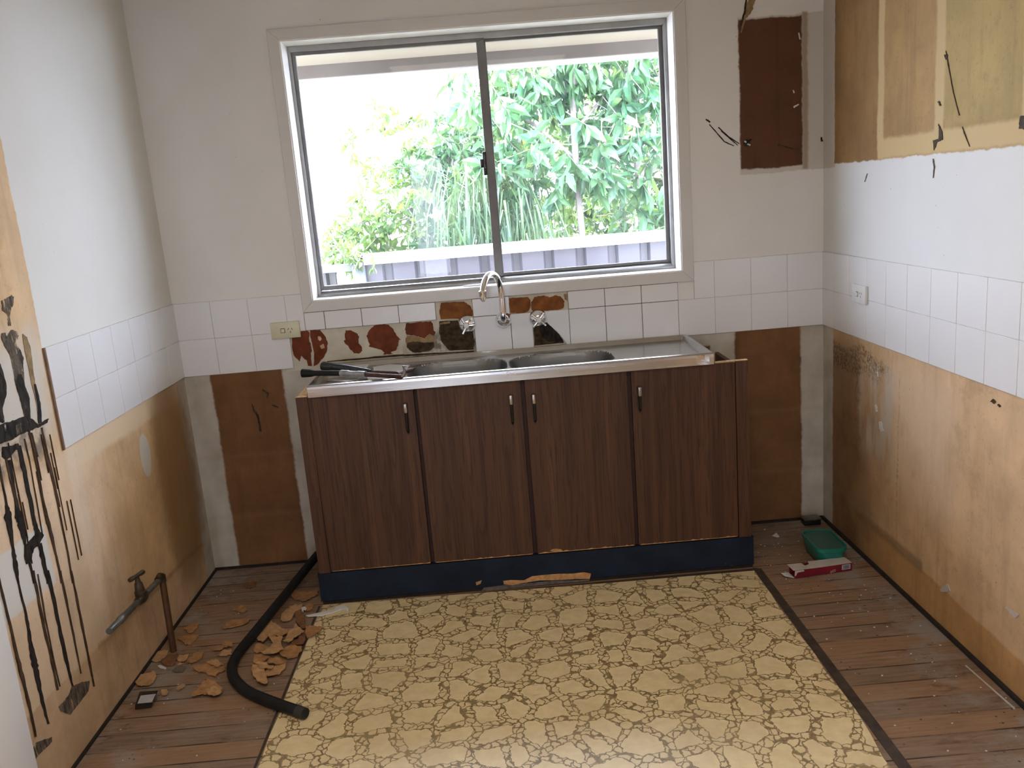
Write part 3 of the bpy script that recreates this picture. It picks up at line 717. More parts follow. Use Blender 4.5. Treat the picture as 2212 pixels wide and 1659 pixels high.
def R5(path, w_, mat=m_white_chip, nm='filler_fleck'): streak('R', nm, path, w_, mat, wall_right, S4, 1500, 500)
R5([(1220,1160),(1225,1210)], [14,12]); R5([(1230,940),(1235,975)], [10,6]); R5([(1248,1275),(1262,1340)], [20,26]); R5([(950,615),(965,645)], [6,10], m_glue_dk); R5([(2000,1130),(2020,1150)], [30,18], m_drip, 'damp_spot'); R5([(2040,1160),(2055,1175)], [12,12], m_drip, 'damp_spot')
S5 = 2.1859
streak('R', 'filler_fleck', [(600,900),(650,945)], [8,24], m_card, wall_right, S5, 1900, 900); streak('R', 'filler_fleck', [(290,820),(330,805)], [20,40], m_card, wall_right, S5, 1900, 900)

# ------------------------------------------------------------------ window
win = thing('window_1', 'white framed sliding aluminium window over the sink', 'window', (0,0,0)); win['kind'] = 'structure'
OX0, OX1, OZ0, OZ1 = 0.519, 2.105, 1.076, 2.150
b = MB()
def mitre(b, o, i, y0, y1):
    (ox0, ox1, oz0, oz1), (ix0, ix1, iz0, iz1) = o, i
    Oc = [(ox0,oz0),(ox1,oz0),(ox1,oz1),(ox0,oz1)]; Ic = [(ix0,iz0),(ix1,iz0),(ix1,iz1),(ix0,iz1)]
    for k in range(4):
        j = (k+1) % 4
        b.prism([(Oc[k][0],y0,Oc[k][1]),(Oc[j][0],y0,Oc[j][1]),(Ic[j][0],y0,Ic[j][1]),(Ic[k][0],y0,Ic[k][1])], (0, y1-y0, 0))
mitre(b, (OX0, OX1, OZ0, OZ1), (WX0+0.002, WX1-0.002, WZ0+0.002, WZ1-0.002), -0.013, -0.0005)
b.build('window_casing', m_trim, win, bevel=0.0015, seg=1)
b = MB(); mitre(b, (WX0, WX1, WZ0, WZ1), (WX0+0.006, WX1-0.006, WZ0+0.006, WZ1-0.006), -0.009, 0.150)
b.build('window_reveal', m_reveal, win)
fy0, fy1 = 0.098, 0.150
F0 = (WX0+0.0065, WX1-0.0065, WZ0+0.0065, WZ1-0.0065)
b = MB(); mitre(b, F0, (F0[0]+0.012, F0[1]-0.012, F0[2]+0.006, F0[3]-0.022), fy0, fy1)
b.prism([(F0[0]+0.001, fy0-0.004, F0[2]), (F0[0]+0.001, fy0-0.004, F0[2]+0.009), (F0[0]+0.001, fy0+0.012, F0[2]+0.019), (F0[0]+0.001, fy1, F0[2]+0.024), (F0[0]+0.001, fy1, F0[2])], (F0[1]-F0[0]-0.002, 0, 0))
b.build('outer_frame', m_alu, win, bevel=0.0008, seg=1)
gx0, gx1, gz0, gz1 = F0[0]+0.012, F0[1]-0.012, F0[2]+0.024, F0[3]-0.022
MX = 1.318
b = MB(); mitre(b, (gx0, MX+0.017, gz0, gz1), (gx0+0.014, MX-0.015, gz0+0.018, gz1-0.012), 0.104, 0.124); s1 = b.build('sliding_sash', m_alu_d, win, bevel=0.001, seg=1)
b = MB(); mitre(b, (MX-0.006, gx1, gz0, gz1), (MX+0.022, gx1-0.016, gz0+0.012, gz1-0.010), 0.127, 0.145); s2 = b.build('fixed_sash', m_alu_d, win, bevel=0.001, seg=1)
MB().box(gx0+0.012, MX-0.013, 0.112, 0.115, gz0+0.016, gz1-0.010).build('glass_pane', m_glass, s1)
MB().box(MX+0.020, gx1-0.014, 0.135, 0.138, gz0+0.010, gz1-0.008).build('glass_pane', m_glass, s2)
c = ony(0.10, 1047, 352)
b = MB().box(c.x-0.007, c.x+0.008, 0.092, 0.104, c.z-0.048, c.z+0.044); b.box(c.x-0.018, c.x-0.006, 0.094, 0.102, c.z-0.018, c.z+0.016)
b.build('sash_latch', m_blackgloss, s1, bevel=0.002)
# broken tile left lying on the sill
p = ony(0.03, 1030, 620)
b = MB(); zz = WZ0+0.0062
b.prism([(p.x-0.055, 0.038, zz), (p.x+0.005, 0.018, zz), (p.x+0.045, 0.028, zz), (p.x+0.032, 0.056, zz), (p.x-0.02, 0.058, zz)], (0, 0, 0.006))
tag(b.build('broken_tile', m_tile, bevel=0.0008, seg=1), 'white piece of broken tile lying on the window sill behind the spout', 'tile')

# ------------------------------------------------------------------ sink cabinet
CF = -0.421       # carcass front
cab = thing('sink_cabinet', 'dark woodgrain four door sink cabinet with scuffed navy kickboard', 'cabinet', (1.365, -0.2, 0))
CX0, CX1 = 0.541, 2.196
for x0, x1 in ((CX0, CX0+0.018), (CX1-0.018, CX1)):
    MB().box(x0, x1, CF+0.018, -0.012, 0.002, 0.775).build('side_panel', m_wood, cab)
for x0, x1 in ((CX0, CX0+0.044), (CX1-0.047, CX1)):
    MB().box(x0, x1, CF, CF+0.018, 0.128, 0.8165).build('stile', m_wood, cab, bevel=0.001, seg=1)
b = MB(); b.box(CX0+0.018, CX1-0.018, CF+0.020, CF+0.036, 0.128, 0.812)
b.build('inner_frame', plain('dark_red_brown_edge', (0.035, 0.010, 0.006), 0.6, var=0.3), cab)
b = MB(); b.box(CX0+0.018, CX1-0.018, -0.03, -0.014, 0.1, 0.78); b.build('back_panel', m_chip, cab)
MB().box(CX1-0.045, CX1-0.001, CF+0.002, CF+0.020, 0.8168, 0.8195).build('raw_top_edge', m_chip, cab)
MB().box(CX1-0.125, CX1-0.046, CF+0.006, CF+0.018, 0.8125, 0.8195).build('raw_top_edge', m_chip, cab)
MB().box(CX0-0.006, CX1+0.008, CF-0.001, CF+0.016, 0.014, 0.128).build('kickboard', m_kick, cab, bevel=0.001, seg=1)
MB().box(CX0, CX1+0.004, CF+0.004, CF+0.02, 0.0005, 0.014).build('kick_gap', m_gap, cab)
# chipped-out raw chipboard on the kickboard foot
def kickpatch(px, s, ox, oy, mat=m_peel):
    pts = [ony(CF-0.0012, x/s+ox, y/s+oy) for x, y in px]
    return MB().prism(pts, (0, -0.0014, 0)).build('chipped_patch', mat, cab)
SK = 3.456
kickpatch([(1545,535),(1600,528),(1700,530),(1760,500),(1850,490),(1950,482),(2060,480),(2150,470),(2200,480),(2190,520),(2090,520),(1950,528),(1820,530),(1700,548),(1620,565),(1550,560)], SK, 640, 1100)
kickpatch([(1340,545),(1385,530),(1375,555),(1345,568)], SK, 640, 1100)
kickpatch([(1400,585),(1560,566),(1720,552),(1900,535),(2190,525),(2190,534),(1900,560),(1560,592),(1380,612)], SK, 640, 1100, plain('grey_scuff', (0.13, 0.11, 0.095), 0.8, var=0.4, scale=50))
doors = [(0.586, 0.968), (0.981, 1.359), (1.374, 1.749), (1.764, 2.146)]
hp = [(877, 870, 880, 942), (1103, 852, 1108, 922), (1153, 850, 1156, 918), (1381, 834, 1384, 894)]
for (x0, x1), (ua, va, ub, vb) in zip(doors, hp):
    d = MB().box(x0, x1, CF-0.0015, CF+0.018, 0.134, 0.8145).build('door', m_wood, cab, bevel=0.0012, seg=1)
    rr = random.Random(int(x0*100)); P = [(x0+0.004, 0.1335)]; xx = x0+0.004
    while xx < x1-0.012:
        xx += rr.uniform(0.004, 0.016)
        hgt_ = rr.uniform(0.0, 0.0016) if rr.random() < (0.75 if x0 < 0.6 else 0.5) else rr.uniform(0.001, 0.0048)
        P.append((min(xx, x1-0.004), 0.1345+hgt_))
    P.append((x1-0.003, 0.1335))
    MB().prism([(a, CF-0.0004, c_) for a, c_ in P], (0, -0.0018, 0)).build('worn_edge', m_peel, d)
    top = ony(CF-0.012, ua, va); bot = ony(CF-0.012, ub, vb); hx = (top.x+bot.x)/2; y0 = CF-0.0016
    z1, z0 = top.z, bot.z
    b = MB(); b.prism([(hx-0.009, y0, z1-0.004), (hx+0.009, y0, z1-0.004), (hx+0.006, y0, z0+0.016), (hx, y0, z0), (hx-0.006, y0, z0+0.016)], (0, -0.004, 0))
    b.tube([(hx, y0-0.003, z1-0.012), (hx, y0-0.016, z1-0.020), (hx, y0-0.017, z0+0.022), (hx, y0-0.003, z0+0.012)], 0.0042, 10)
    h = b.build('handle', plain('dark_bronze', (0.030, 0.026, 0.02), 0.4, 0.7, var=0.3), d, smooth=True)
    b = MB(); b.box(hx-0.0055, hx+0.0055, y0-0.0225, y0-0.004, z1-0.036, z1-0.002)
    b.build('handle_ferrule', plain('worn_nickel', (0.42, 0.37, 0.34), 0.3, 0.9, var=0.2), h, bevel=0.0015)
kickpatch([(1895,312),(1910,298),(1940,294),(1975,298),(1990,310),(1940,318)], SK, 640, 1100)
# splintered corner left of the sink
b = MB(); q = CX0
b.prism([(q, CF+0.001, 0.8166), (q+0.044, CF+0.001, 0.8166), (q+0.048, CF+0.10, 0.8166), (q+0.03, CF+0.10, 0.8166)], (0, 0, 0.003))
b.add([(q+0.004, CF+0.02, 0.819), (q+0.046, CF+0.03, 0.819), (q+0.046, CF+0.09, 0.819), (q+0.040, CF+0.045, 0.850), (q+0.034, CF+0.06, 0.846)], [(0,1,3),(1,2,4,3),(0,3,4),(0,4,2),(0,2,1)])
b.build('splintered_edge', m_chip, cab)

# ------------------------------------------------------------------ sink
SX0, SX1, SY0, SY1, SZ = 0.591, 2.066, -0.434, -0.008, 0.860
sink = thing('kitchen_sink', 'stainless steel double bowl sink with drainboards on the cabinet', 'sink', (1.33, -0.22, 0.818))
NX, NY = 296, 86
bowls = [(1.130, -0.232, 0.182, 0.138), (1.527, -0.232, 0.192, 0.138)]
def sstep(a, b_, x): t = min(1, max(0, (x-a)/(b_-a))); return t*t*(3-2*t)
def bowl_d(x, y, bw):
    cx, cy, a, c_ = bw
    return (abs((x-cx)/a)**3.4 + abs((y-cy)/c_)**3.4)**(1/3.4)
def hgt(x, y):
    e = min(x-SX0, SX1-x, y-SY0, (SY1-y)*1.0)
    z = SZ - 0.018*sstep(0.014, 0.026, e)
    if e < 0.004: z = SZ - 0.002*(1-e/0.004)
    d = min(bowl_d(x, y, q) for q in bowls)
    z -= 0.155*sstep(1.06, 0.80, d) if d < 1.06 else 0
    # drainer fluting
    if x < 0.90 or x > 1.76:
        if e > 0.04: z -= 0.0
    return z
vs = []; 
for j in range(NY+1):
    for i in range(NX+1):
        x = SX0+(SX1-SX0)*i/NX; y = SY0+(SY1-SY0)*j/NY; vs.append((x, y, hgt(x, y)))
fT = []; fB = [[], []]
for j in range(NY):
    for i in range(NX):
        f = (j*(NX+1)+i, j*(NX+1)+i+1, (j+1)*(NX+1)+i+1, (j+1)*(NX+1)+i)
        x = SX0+(SX1-SX0)*(i+.5)/NX; y = SY0+(SY1-SY0)*(j+.5)/NY
        for q in (0, 1):
            if bowl_d(x, y, bowls[q]) < 1.04: fB[q].append(f); break
        else: fT.append(f)
def sub(vs, fs):
    ids = {}; nv = []
    out = []
    for f in fs:
        g = []
        for i in f:
            if i not in ids: ids[i] = len(nv); nv.append(vs[i])
            g.append(ids[i])
        out.append(tuple(g))
    return nv, out
def keepnormals(b, name, mat, parent):
    o = b.build(name, mat, parent, smooth=True)
    return o
b = MB(); b.add(*sub(vs, fT)); keepnormals(b, 'drainboard', m_steel, sink)
for q in (0, 1): b = MB(); b.add(*sub(vs, fB[q])); keepnormals(b, 'bowl', m_steel_b, sink)
# front and end fascia
b = MB(); n = 90; rows = [(-0.0012, SZ-0.0022), (-0.0045, SZ-0.0055), (-0.0050, SZ-0.014), (-0.0050, SZ-0.024), (-0.0050, SZ-0.034), (-0.0050, SZ-0.043)]
vv = []
for dy, z in rows:
    for i in range(n+1):
        x = SX0+(SX1-SX0)*i/n
        dent = -0.0035*math.exp(-((x-2.03)/0.014)**2)*math.sin(max(0, (SZ-z)/0.043)*PI)
        vv.append((x, SY0+dy-dent, z))
b.add(vv, [(r*(n+1)+i, r*(n+1)+i+1, (r+1)*(n+1)+i+1, (r+1)*(n+1)+i) for r in range(5) for i in range(n)])
b.build('front_apron', steel_mat('polished_steel', 0.22, (0.72, 0.72, 0.73)), sink)
b = MB()
b.add([(SX1, SY0, SZ-0.002), (SX1, SY1, SZ-0.002), (SX1+0.003, SY1, SZ-0.043), (SX1+0.003, SY0-0.004, SZ-0.043)], [(0,1,2,3)])
b.build('end_apron', m_steel, sink)
b = MB()
b.add([(SX0, SY0, SZ-0.002), (SX0, SY1, SZ-0.002), (SX0-0.003, SY1, SZ-0.043), (SX0-0.003, SY0-0.004, SZ-0.043)], [(0,3,2,1)])
b.build('end_apron', m_steel, sink)
# raised maker's badge on the front apron
def text(name, body, size, loc, rot, mat, parent, shear=0.0, ext=0.0006, sx=1.0):
    cu = bpy.data.curves.new(name, 'FONT'); cu.body = body; cu.size = size; cu.align_x = 'CENTER'; cu.align_y = 'CENTER'; cu.shear = shear; cu.extrude = ext
    t = bpy.data.objects.new(name, cu); C.objects.link(t)
    dg = bpy.context.evaluated_depsgraph_get(); me = bpy.data.meshes.new_from_object(t.evaluated_get(dg))
    bpy.data.objects.remove(t); bpy.data.curves.remove(cu)
    R = rot.to_4x4(); R.translation = Vector(loc) - parent_loc(parent)
    me.transform(R @ Matrix.Diagonal((sx, 1, 1, 1)))
    me.materials.clear(); me.materials.append(mat)
    o = bpy.data.objects.new(name, me); C.objects.link(o); o.parent = parent; return o
p = ony(SY0-0.0052, 1103, 807)
RX = Matrix.Rotation(PI/2, 3, 'X')
m_badge = plain('embossed_pale_badge', (0.72, 0.70, 0.70), 0.4, 0.2)
text('maker_badge', 'Clark', 0.020, (p.x, SY0-0.0050, p.z), RX, m_badge, sink, 0.25, 0.0006, 0.85)

# ------------------------------------------------------------------ taps
def wallflange(b, x, z, r, d):
    b.lathe((x, -0.0065, z), (0,-1,0), [(0, r), (0.003, r), (d*0.30, r*0.95), (d*0.52, r*0.83), (d*0.75, r*0.66), (d*0.92, r*0.46), (d, r*0.36)], 28)
sp = thing('gooseneck_spout', 'chrome gooseneck spout on the tiles between two tap handles', 'tap', (1.321, -0.007, 0.981))
b = MB(); wallflange(b, 1.321, 0.981, 0.034, 0.036); b.build('wall_flange', m_chrome, sp, smooth=True)
nz = ony(-0.20, 1043, 640); base = Vector((1.3205, -0.052, 0.0)); hd = Vector((nz.x, nz.y, 0)) - base; Rr = hd.length/2; hd.normalize()
tp = ony(-0.12, 1062, 586).z - 0.009
path = [(1.321, -0.03, 0.981), (1.3207, -0.045, 0.985), (1.3205, -0.052, 1.0)]
zc = tp - Rr*1.05
path += [(base.x, base.y, 1.0+(zc-1.0)*k/4) for k in range(1, 5)]
for k in range(1, 13):
    a = PI*k/12; q = base + hd*(Rr*(1-math.cos(a))); path.append((q.x, q.y, zc+Rr*1.05*math.sin(a)))
e = Vector(path[-1]); path.append((e.x, e.y, nz.z+0.012))
b = MB().tube(path, 0.0118, 16); b.build('spout_tube', m_chrome, sp, smooth=True)
b = MB().lathe((e.x, e.y, nz.z+0.022), (0,0,-1), [(0, 0.0125), (0.002, 0.0145), (0.010, 0.0145), (0.012, 0.0132), (0.028, 0.0132), (0.029, 0.010)], 20); b.build('aerator', m_chrome, sp, smooth=True)
def tap_handle(x, z, arms, a0, label):
    t = thing('tap_handle', label, 'tap', (x, -0.007, z), 'chrome wall tap handles over the sink')
    b = MB(); wallflange(b, x, z, 0.038, 0.028); b.build('wall_flange', m_chrome, t, smooth=True)
    b = MB(); b.lathe((x, -0.036, z), (0,-1,0), [(0, 0.012), (0.008, 0.012), (0.010, 0.0095), (0.020, 0.0095), (0.022, 0.011), (0.030, 0.011), (0.033, 0.008)], 20); b.build('spindle', m_chrome, t, smooth=True)
    b = MB()
    for k in range(arms):
        a = a0+2*PI*k/arms; dx, dz = math.cos(a), math.sin(a)
        b.tube([(x+dx*0.008, -0.060, z+dz*0.008), (x+dx*0.030, -0.061, z+dz*0.030), (x+dx*0.036, -0.061, z+dz*0.036)], [0.0055, 0.0045, 0.0052], 10)
    b.build('cross_arms', m_chrome, t, smooth=True)
    MB().lathe((x, -0.068, z), (0,-1,0), [(0, 0.0100), (0.002, 0.0095), (0.003, 0.006)], 16).build('cap', m_whitepl, t, smooth=True)
tap_handle(1.171, 0.976, 3, PI/2-0.5+PI/3, 'chrome three-armed tap handle left of the spout over dark glue')
tap_handle(1.462, 0.975, 4, -PI/4+0.06, 'chrome cross tap handle right of the spout by the snapped tile')

# ------------------------------------------------------------------ power points
def outlet(frame, u0, u1, v0, v1, label, mat):
    o = frame((u0+u1)/2, (v0+v1)/2, 0.006)
    t = thing('power_point', label, 'power outlet', o, 'power points on the tile bands')
    def blk(b, a0, a1, c0, c1, d0, d1):
        v = [frame(a0,c0,d0),frame(a1,c0,d0),frame(a1,c1,d0),frame(a0,c1,d0),frame(a0,c0,d1),frame(a1,c0,d1),frame(a1,c1,d1),frame(a0,c1,d1)]
        return b.add(v, [(0,3,2,1),(4,5,6,7),(0,1,5,4),(1,2,6,5),(2,3,7,6),(3,0,4,7)])
    blk(MB(), u0, u1, v0, v1, 0.0062, 0.017).build('faceplate', mat, t, bevel=0.002)
    cu, cv = (u0+u1)/2, (v0+v1)/2; wd = u1-u0
    b = blk(MB(), cu-0.019, cu-0.001, cv-0.010, cv+0.008, 0.017, 0.0174); b.build('switch_surround', m_slot, t)
    blk(MB(), cu-0.0172, cu-0.0028, cv-0.0082, cv+0.0062, 0.017, 0.020).build('rocker_switch', mat, t, bevel=0.001)
    b = MB(); ux = cu+wd*0.17
    def slot(a, c, ang):
        l, w_ = 0.0042, 0.0011; ca, sa = math.cos(ang), math.sin(ang)
        P = [(a+ca*i*l-sa*j*w_, c+sa*i*l+ca*j*w_) for i, j in ((-1,-1),(1,-1),(1,1),(-1,1))]
        vs = [frame(x, y, 0.0168) for x, y in P]+[frame(x, y, 0.0173) for x, y in P]
        b.add(vs, [(0,3,2,1),(4,5,6,7),(0,1,5,4),(1,2,6,5),(2,3,7,6),(3,0,4,7)])
    slot(ux-0.0075, cv+0.004, PI*0.33); slot(ux+0.0075, cv+0.004, PI*0.67); slot(ux, cv-0.0085, PI/2)
    b.build('socket_slots', m_slot, t)
    for s_ in (-1, 1):
        a = frame(cu+s_*(wd*0.42), cv, 0.0168); n_ = Vector(frame(0,0,1))-Vector(frame(0,0,0))
        MB().lathe(a, n_, [(0, 0.0028), (0.0006, 0.0028)], 12).build('screw_cover', mat, t)
outlet(FB, 0.381, 0.498, 0.979, 1.045, 'cream power point left of the window above red glue stains', m_cream)
outlet(lambda u, v, d: (W-d, -u, v), 0.313, 0.428, 0.986, 1.053, 'white power point on the right wall tiles', m_whitepl)

# hole with cut cable stubs in the stripped patch
p = ony(0, 1613, 309)
t = thing('cable_stub', 'cut cable ends poking from a hole in the dark stripped patch', 'cable', (p.x, 0, p.z))
b = MB().lathe((p.x, -0.0006, p.z), (0,-1,0), [(0, 0.014), (0.001, 0.013)], 14); b.build('hole_rim', m_slot, t)
b = MB(); b.tube([(p.x, -0.001, p.z), (p.x+0.006, -0.010, p.z+0.006), (p.x+0.012, -0.018, p.z+0.012)], 0.0035, 8); b.tube([(p.x, -0.001, p.z-0.002), (p.x-0.007, -0.011, p.z-0.004)], 0.0035, 8)
b.build('black_wire', m_blackgloss, t, smooth=True)
b = MB(); b.tube([(p.x-0.003, -0.001, p.z+0.003), (p.x-0.010, -0.012, p.z+0.006)], 0.0035, 8); b.tube([(p.x+0.003, -0.001, p.z-0.004), (p.x+0.009, -0.012, p.z-0.009)], 0.003, 8)
b.build('white_wire', m_whitepl, t, smooth=True)

# ------------------------------------------------------------------ tools and tile pieces on the left drainboard
TZ = SZ-0.018
def frag(px, label, z=TZ, th=0.006, mat=m_tile, tilt=(0, 0)):
    P = [onz(z, u, v) for u, v in px]; c = sum(P, Vector())/len(P)
    P = [Vector((q.x, q.y, z+0.0006+(q.x-c.x)*tilt[0]+(q.y-c.y)*tilt[1]+abs(tilt[0])*0.06+abs(tilt[1])*0.05)) for q in P]
    return tag(MB().prism(P, (0,0,th)).build('tile_fragment', mat, bevel=0.0006, seg=1), label, 'tile', 'broken tiles on the drainboard')
frag([(745,790),(802,784),(790,798),(752,806)], 'broken white tile furthest back on the left drainboard')
frag([(806,796),(842,790),(886,792),(873,806),(810,806)], 'broken pale tile lying against the left bowl edge')
frag([(704,823),(760,812),(795,818),(752,828)], 'flat grey tile sliver under the taped bar', mat=plain('grey_tile_back', (0.34, 0.32, 0.28), 0.7, var=0.1))
frag([(790,815),(830,812),(858,814),(812,822),(796,822)], 'white tile sliver at the front of the drainboard beside the bar')
# hammer
tz = SZ+0.018
h = thing('claw_hammer', 'hammer with black rubber grip on the left drainboard', 'hammer', onz(tz, 770, 800))
A = onz(SZ+0.028, 697, 791); B_ = onz(SZ+0.010, 802, 803); D_ = onz(SZ+0.006, 872, 806)
dv = (B_-A).normalized()
MB().tube([A, A+dv*0.004, A+dv*0.02, A.lerp(B_, 0.5), A.lerp(B_, 0.8), B_], [0.0165, 0.0185, 0.0185, 0.0175, 0.0135, 0.0095], 18).build('rubber_grip', m_blackgloss, h, smooth=True)
MB().tube([B_, D_], 0.0065, 12).build('shaft', m_rust, h, smooth=True)
sd_ = dv.cross(Vector((0,0,1))).normalized()
hc = D_ + Vector((0, 0, 0.004))
b = MB().tube([hc+sd_*0.045, hc+sd_*0.030, hc+sd_*0.028, hc, hc-sd_*0.02], [0.011, 0.011, 0.008, 0.010, 0.009], 14)
MB().tube([hc-sd_*0.02, hc-sd_*0.05+Vector((0,0,-0.002)), hc-sd_*0.08+Vector((0,0,-0.002))], [0.009, 0.007, 0.003], 10).build('claw', m_rust, h, smooth=True)
b.build('hammer_head', m_rust, h, smooth=True)
# taped pry bar
A = onz(SZ+0.024, 653, 806); B_ = onz(SZ+0.018, 737, 806); C_ = onz(SZ+0.016, 790, 809); D_ = onz(SZ+0.010, 868, 814)
t = thing('taped_bar', 'black pry bar wrapped in silver tape overhanging the sink corner', 'tool', C_)
dv = (B_-A).normalized()
MB().tube([A, A+dv*0.035, A+dv*0.05, A.lerp(B_, 0.6), B_], [0.0165, 0.0145, 0.0105, 0.0105, 0.0105], 14).build('handle', m_black, t, smooth=True)
MB().tube([B_, B_.lerp(C_, 0.3), B_.lerp(C_, 0.35), B_.lerp(C_, 0.65), B_.lerp(C_, 0.7), C_], [0.0125, 0.0125, 0.0108, 0.0115, 0.0128, 0.0125], 14).build('tape_wrap', plain('silver_tape', (0.30, 0.29, 0.28), 0.3, 0.4, var=0.3), t, smooth=True)
MB().tube([C_, C_.lerp(D_, 0.5), D_], [0.009, 0.008, 0.009], 12).build('bar', m_rust, t, smooth=True)
e = D_+Vector((0.004, 0, 0.004))
MB().tube([D_, e+Vector((0.006,0,0.004)), e+Vector((0.008,0.005,0.020)), e+Vector((0.004,0.008,0.032)), e+Vector((0.014,0.012,0.030))], [0.008, 0.006, 0.005, 0.0045, 0.003], 10).build('bar_claw', m_pipegrey, t, smooth=True)

# ------------------------------------------------------------------ floor covering and things on the floor
lino = thing('linoleum_sheet', 'cream linoleum sheet with brown pebble pattern in front of the cabinet', 'flooring', (1.36, -2.2, 0))
L0 = [(0.541, -4.4), (2.190, -4.4), (2.190, -0.46)]
rr = random.Random(5); edge = []
for i in range(40):
    y = -4.4+(4.4-0.455)*i/39; edge.append((2.190+rr.uniform(-0.004, 0.004)+(-0.012 if 26 < i < 29 else 0), y))
lf = [(0.538+rr.uniform(-0.003, 0.003), -0.43-(4.4-0.43)*i/39) for i in range(40)]
MB().prism([(x, y, 0.0006) for x, y in edge]+[(1.6, -0.452, 0.0006), (1.1, -0.440, 0.0006), (0.7, -0.430, 0.0006)]+[(x, y, 0.0006) for x, y in lf], (0,0,0.0026)).build('sheet', m_lino, lino)
b = MB(); b.prism([(2.1965, -4.4, 0.0004), (2.232, -4.4, 0.0004), (2.229, -2.0, 0.0004), (2.226, -0.44, 0.0004), (2.1965, -0.425, 0.0004)], (0,0,0.0014)); b.build('edge_strip', m_strip, lino)
MB().box(0.70, 2.195, -0.449, -0.430, 0.0004, 0.0005).build('edge_strip', m_strip, lino)
MB().prism([(0.526, -4.4, 0.0004), (0.532, -4.4, 0.0004), (0.532, -0.43, 0.0004), (0.524, -0.43, 0.0004)], (0,0,0.001)).build('edge_strip', m_strip, lino)

# black hose
P = [(680,1208,0.060), (650,1237,0.045), (612,1283,0.030), (572,1330,0.024), (530,1386,0.022), (508,1424,0.021), (501,1446,0.021), (507,1468,0.021), (530,1490,0.021), (560,1506,0.021), (600,1524,0.022), (658,1541,0.0245)]
pts = [onz(z, u, v) for u, v, z in P]
top = ony(-0.13, 686, 1198); kn = onz(0.019, 520, 1404)
pts = [top.lerp(kn, k/4) for k in range(5)] + [onz(z, u, v) for u, v, z in ((506,1426,0.019),(501,1444,0.019),(505,1463,0.019),(520,1482,0.019),(545,1499,0.019),(600,1521,0.021),(658,1541,0.0235))]
pts = catmull(pts, 5)
r = 0.0172
h = thing('black_hose', 'bent black rubber waste hose lying on the floorboards beside the cabinet', 'hose', pts[len(pts)//2])
MB().tube(pts, r, 18, cap=False).build('hose_tube', m_black, h, smooth=True)
e = pts[-1]; dv = (pts[-1]-pts[-2]).normalized()
b = MB().tube([e-dv*0.03, e, e+dv*0.002, e+dv*0.002, e-dv*0.0299], [r*0.7, r*0.82, r*0.9, r*1.01, r*1.01], 18, cap=False); b.build('hose_end', plain('hose_mouth', (0.03, 0.03, 0.028), 0.7), h, smooth=True)

# old tap on a bare copper pipe
xp = 0.060; pb = Vector((0.062, -0.684, 0.0)); pt_ = onx(0.062, 342, 1256); pt_.y = pb.y+0.012
nzp = onx(0.062, 236, 1364); tp = onx(0.062, 296, 1296)
t = thing('floor_tap', 'grimy old tap on a bare copper pipe by the left wall', 'tap', pb)
MB().tube([pb+Vector((0,0,0.001)), pb.lerp(pt_, 0.5), pt_], 0.011, 14).build('copper_pipe', m_copper, t, smooth=True)
dv = (nzp-pt_).normalized()
MB().tube([pt_+Vector((0,0,-0.016)), pt_+Vector((0,0,0.004)), pt_+dv*0.010+Vector((0,0,0.008)), pt_+dv*0.035+Vector((0,0,0.003))], [0.0125, 0.0135, 0.0135, 0.0125], 12).build('elbow', m_brass, t, smooth=True)
a1 = pt_.lerp(nzp, 0.42)
MB().tube([pt_+dv*0.03, a1], 0.010, 12).build('inlet_pipe', m_pipegrey, t, smooth=True)
MB().tube([a1-dv*0.035, a1-dv*0.02, a1, a1+dv*0.022, a1+dv*0.035], [0.011, 0.015, 0.018, 0.015, 0.012], 14).build('valve_body', m_brass, t, smooth=True)
MB().tube([a1+dv*0.03, nzp.lerp(a1, 0.45), nzp.lerp(a1, 0.44), nzp.lerp(a1, 0.3), nzp.lerp(a1, 0.29), nzp], [0.0105, 0.0105, 0.0125, 0.0125, 0.0105, 0.0105], 14).build('outlet_pipe', m_pipegrey, t, smooth=True)
upv = (Vector((0.02, -0.12, 1.0))).normalized()
b = MB().tube([a1+upv*0.01, a1+upv*0.026, a1+upv*0.028, a1+upv*0.055, a1+upv*0.060, a1+upv*0.080], [0.018, 0.018, 0.0155, 0.0125, 0.009, 0.007], 14); b.build('bonnet', m_brass, t, smooth=True)
hd_ = a1+upv*0.083; sdv = dv.cross(upv).normalized(); tdir = (dv*0.93+sdv*0.2).normalized()
b = MB().tube([hd_-tdir*0.036, hd_-tdir*0.027, hd_-tdir*0.009, hd_+tdir*0.009, hd_+tdir*0.027, hd_+tdir*0.036], [0.0075, 0.0085, 0.0065, 0.0065, 0.0085, 0.0075], 10); b.build('tee_handle', m_brass, t, smooth=True)

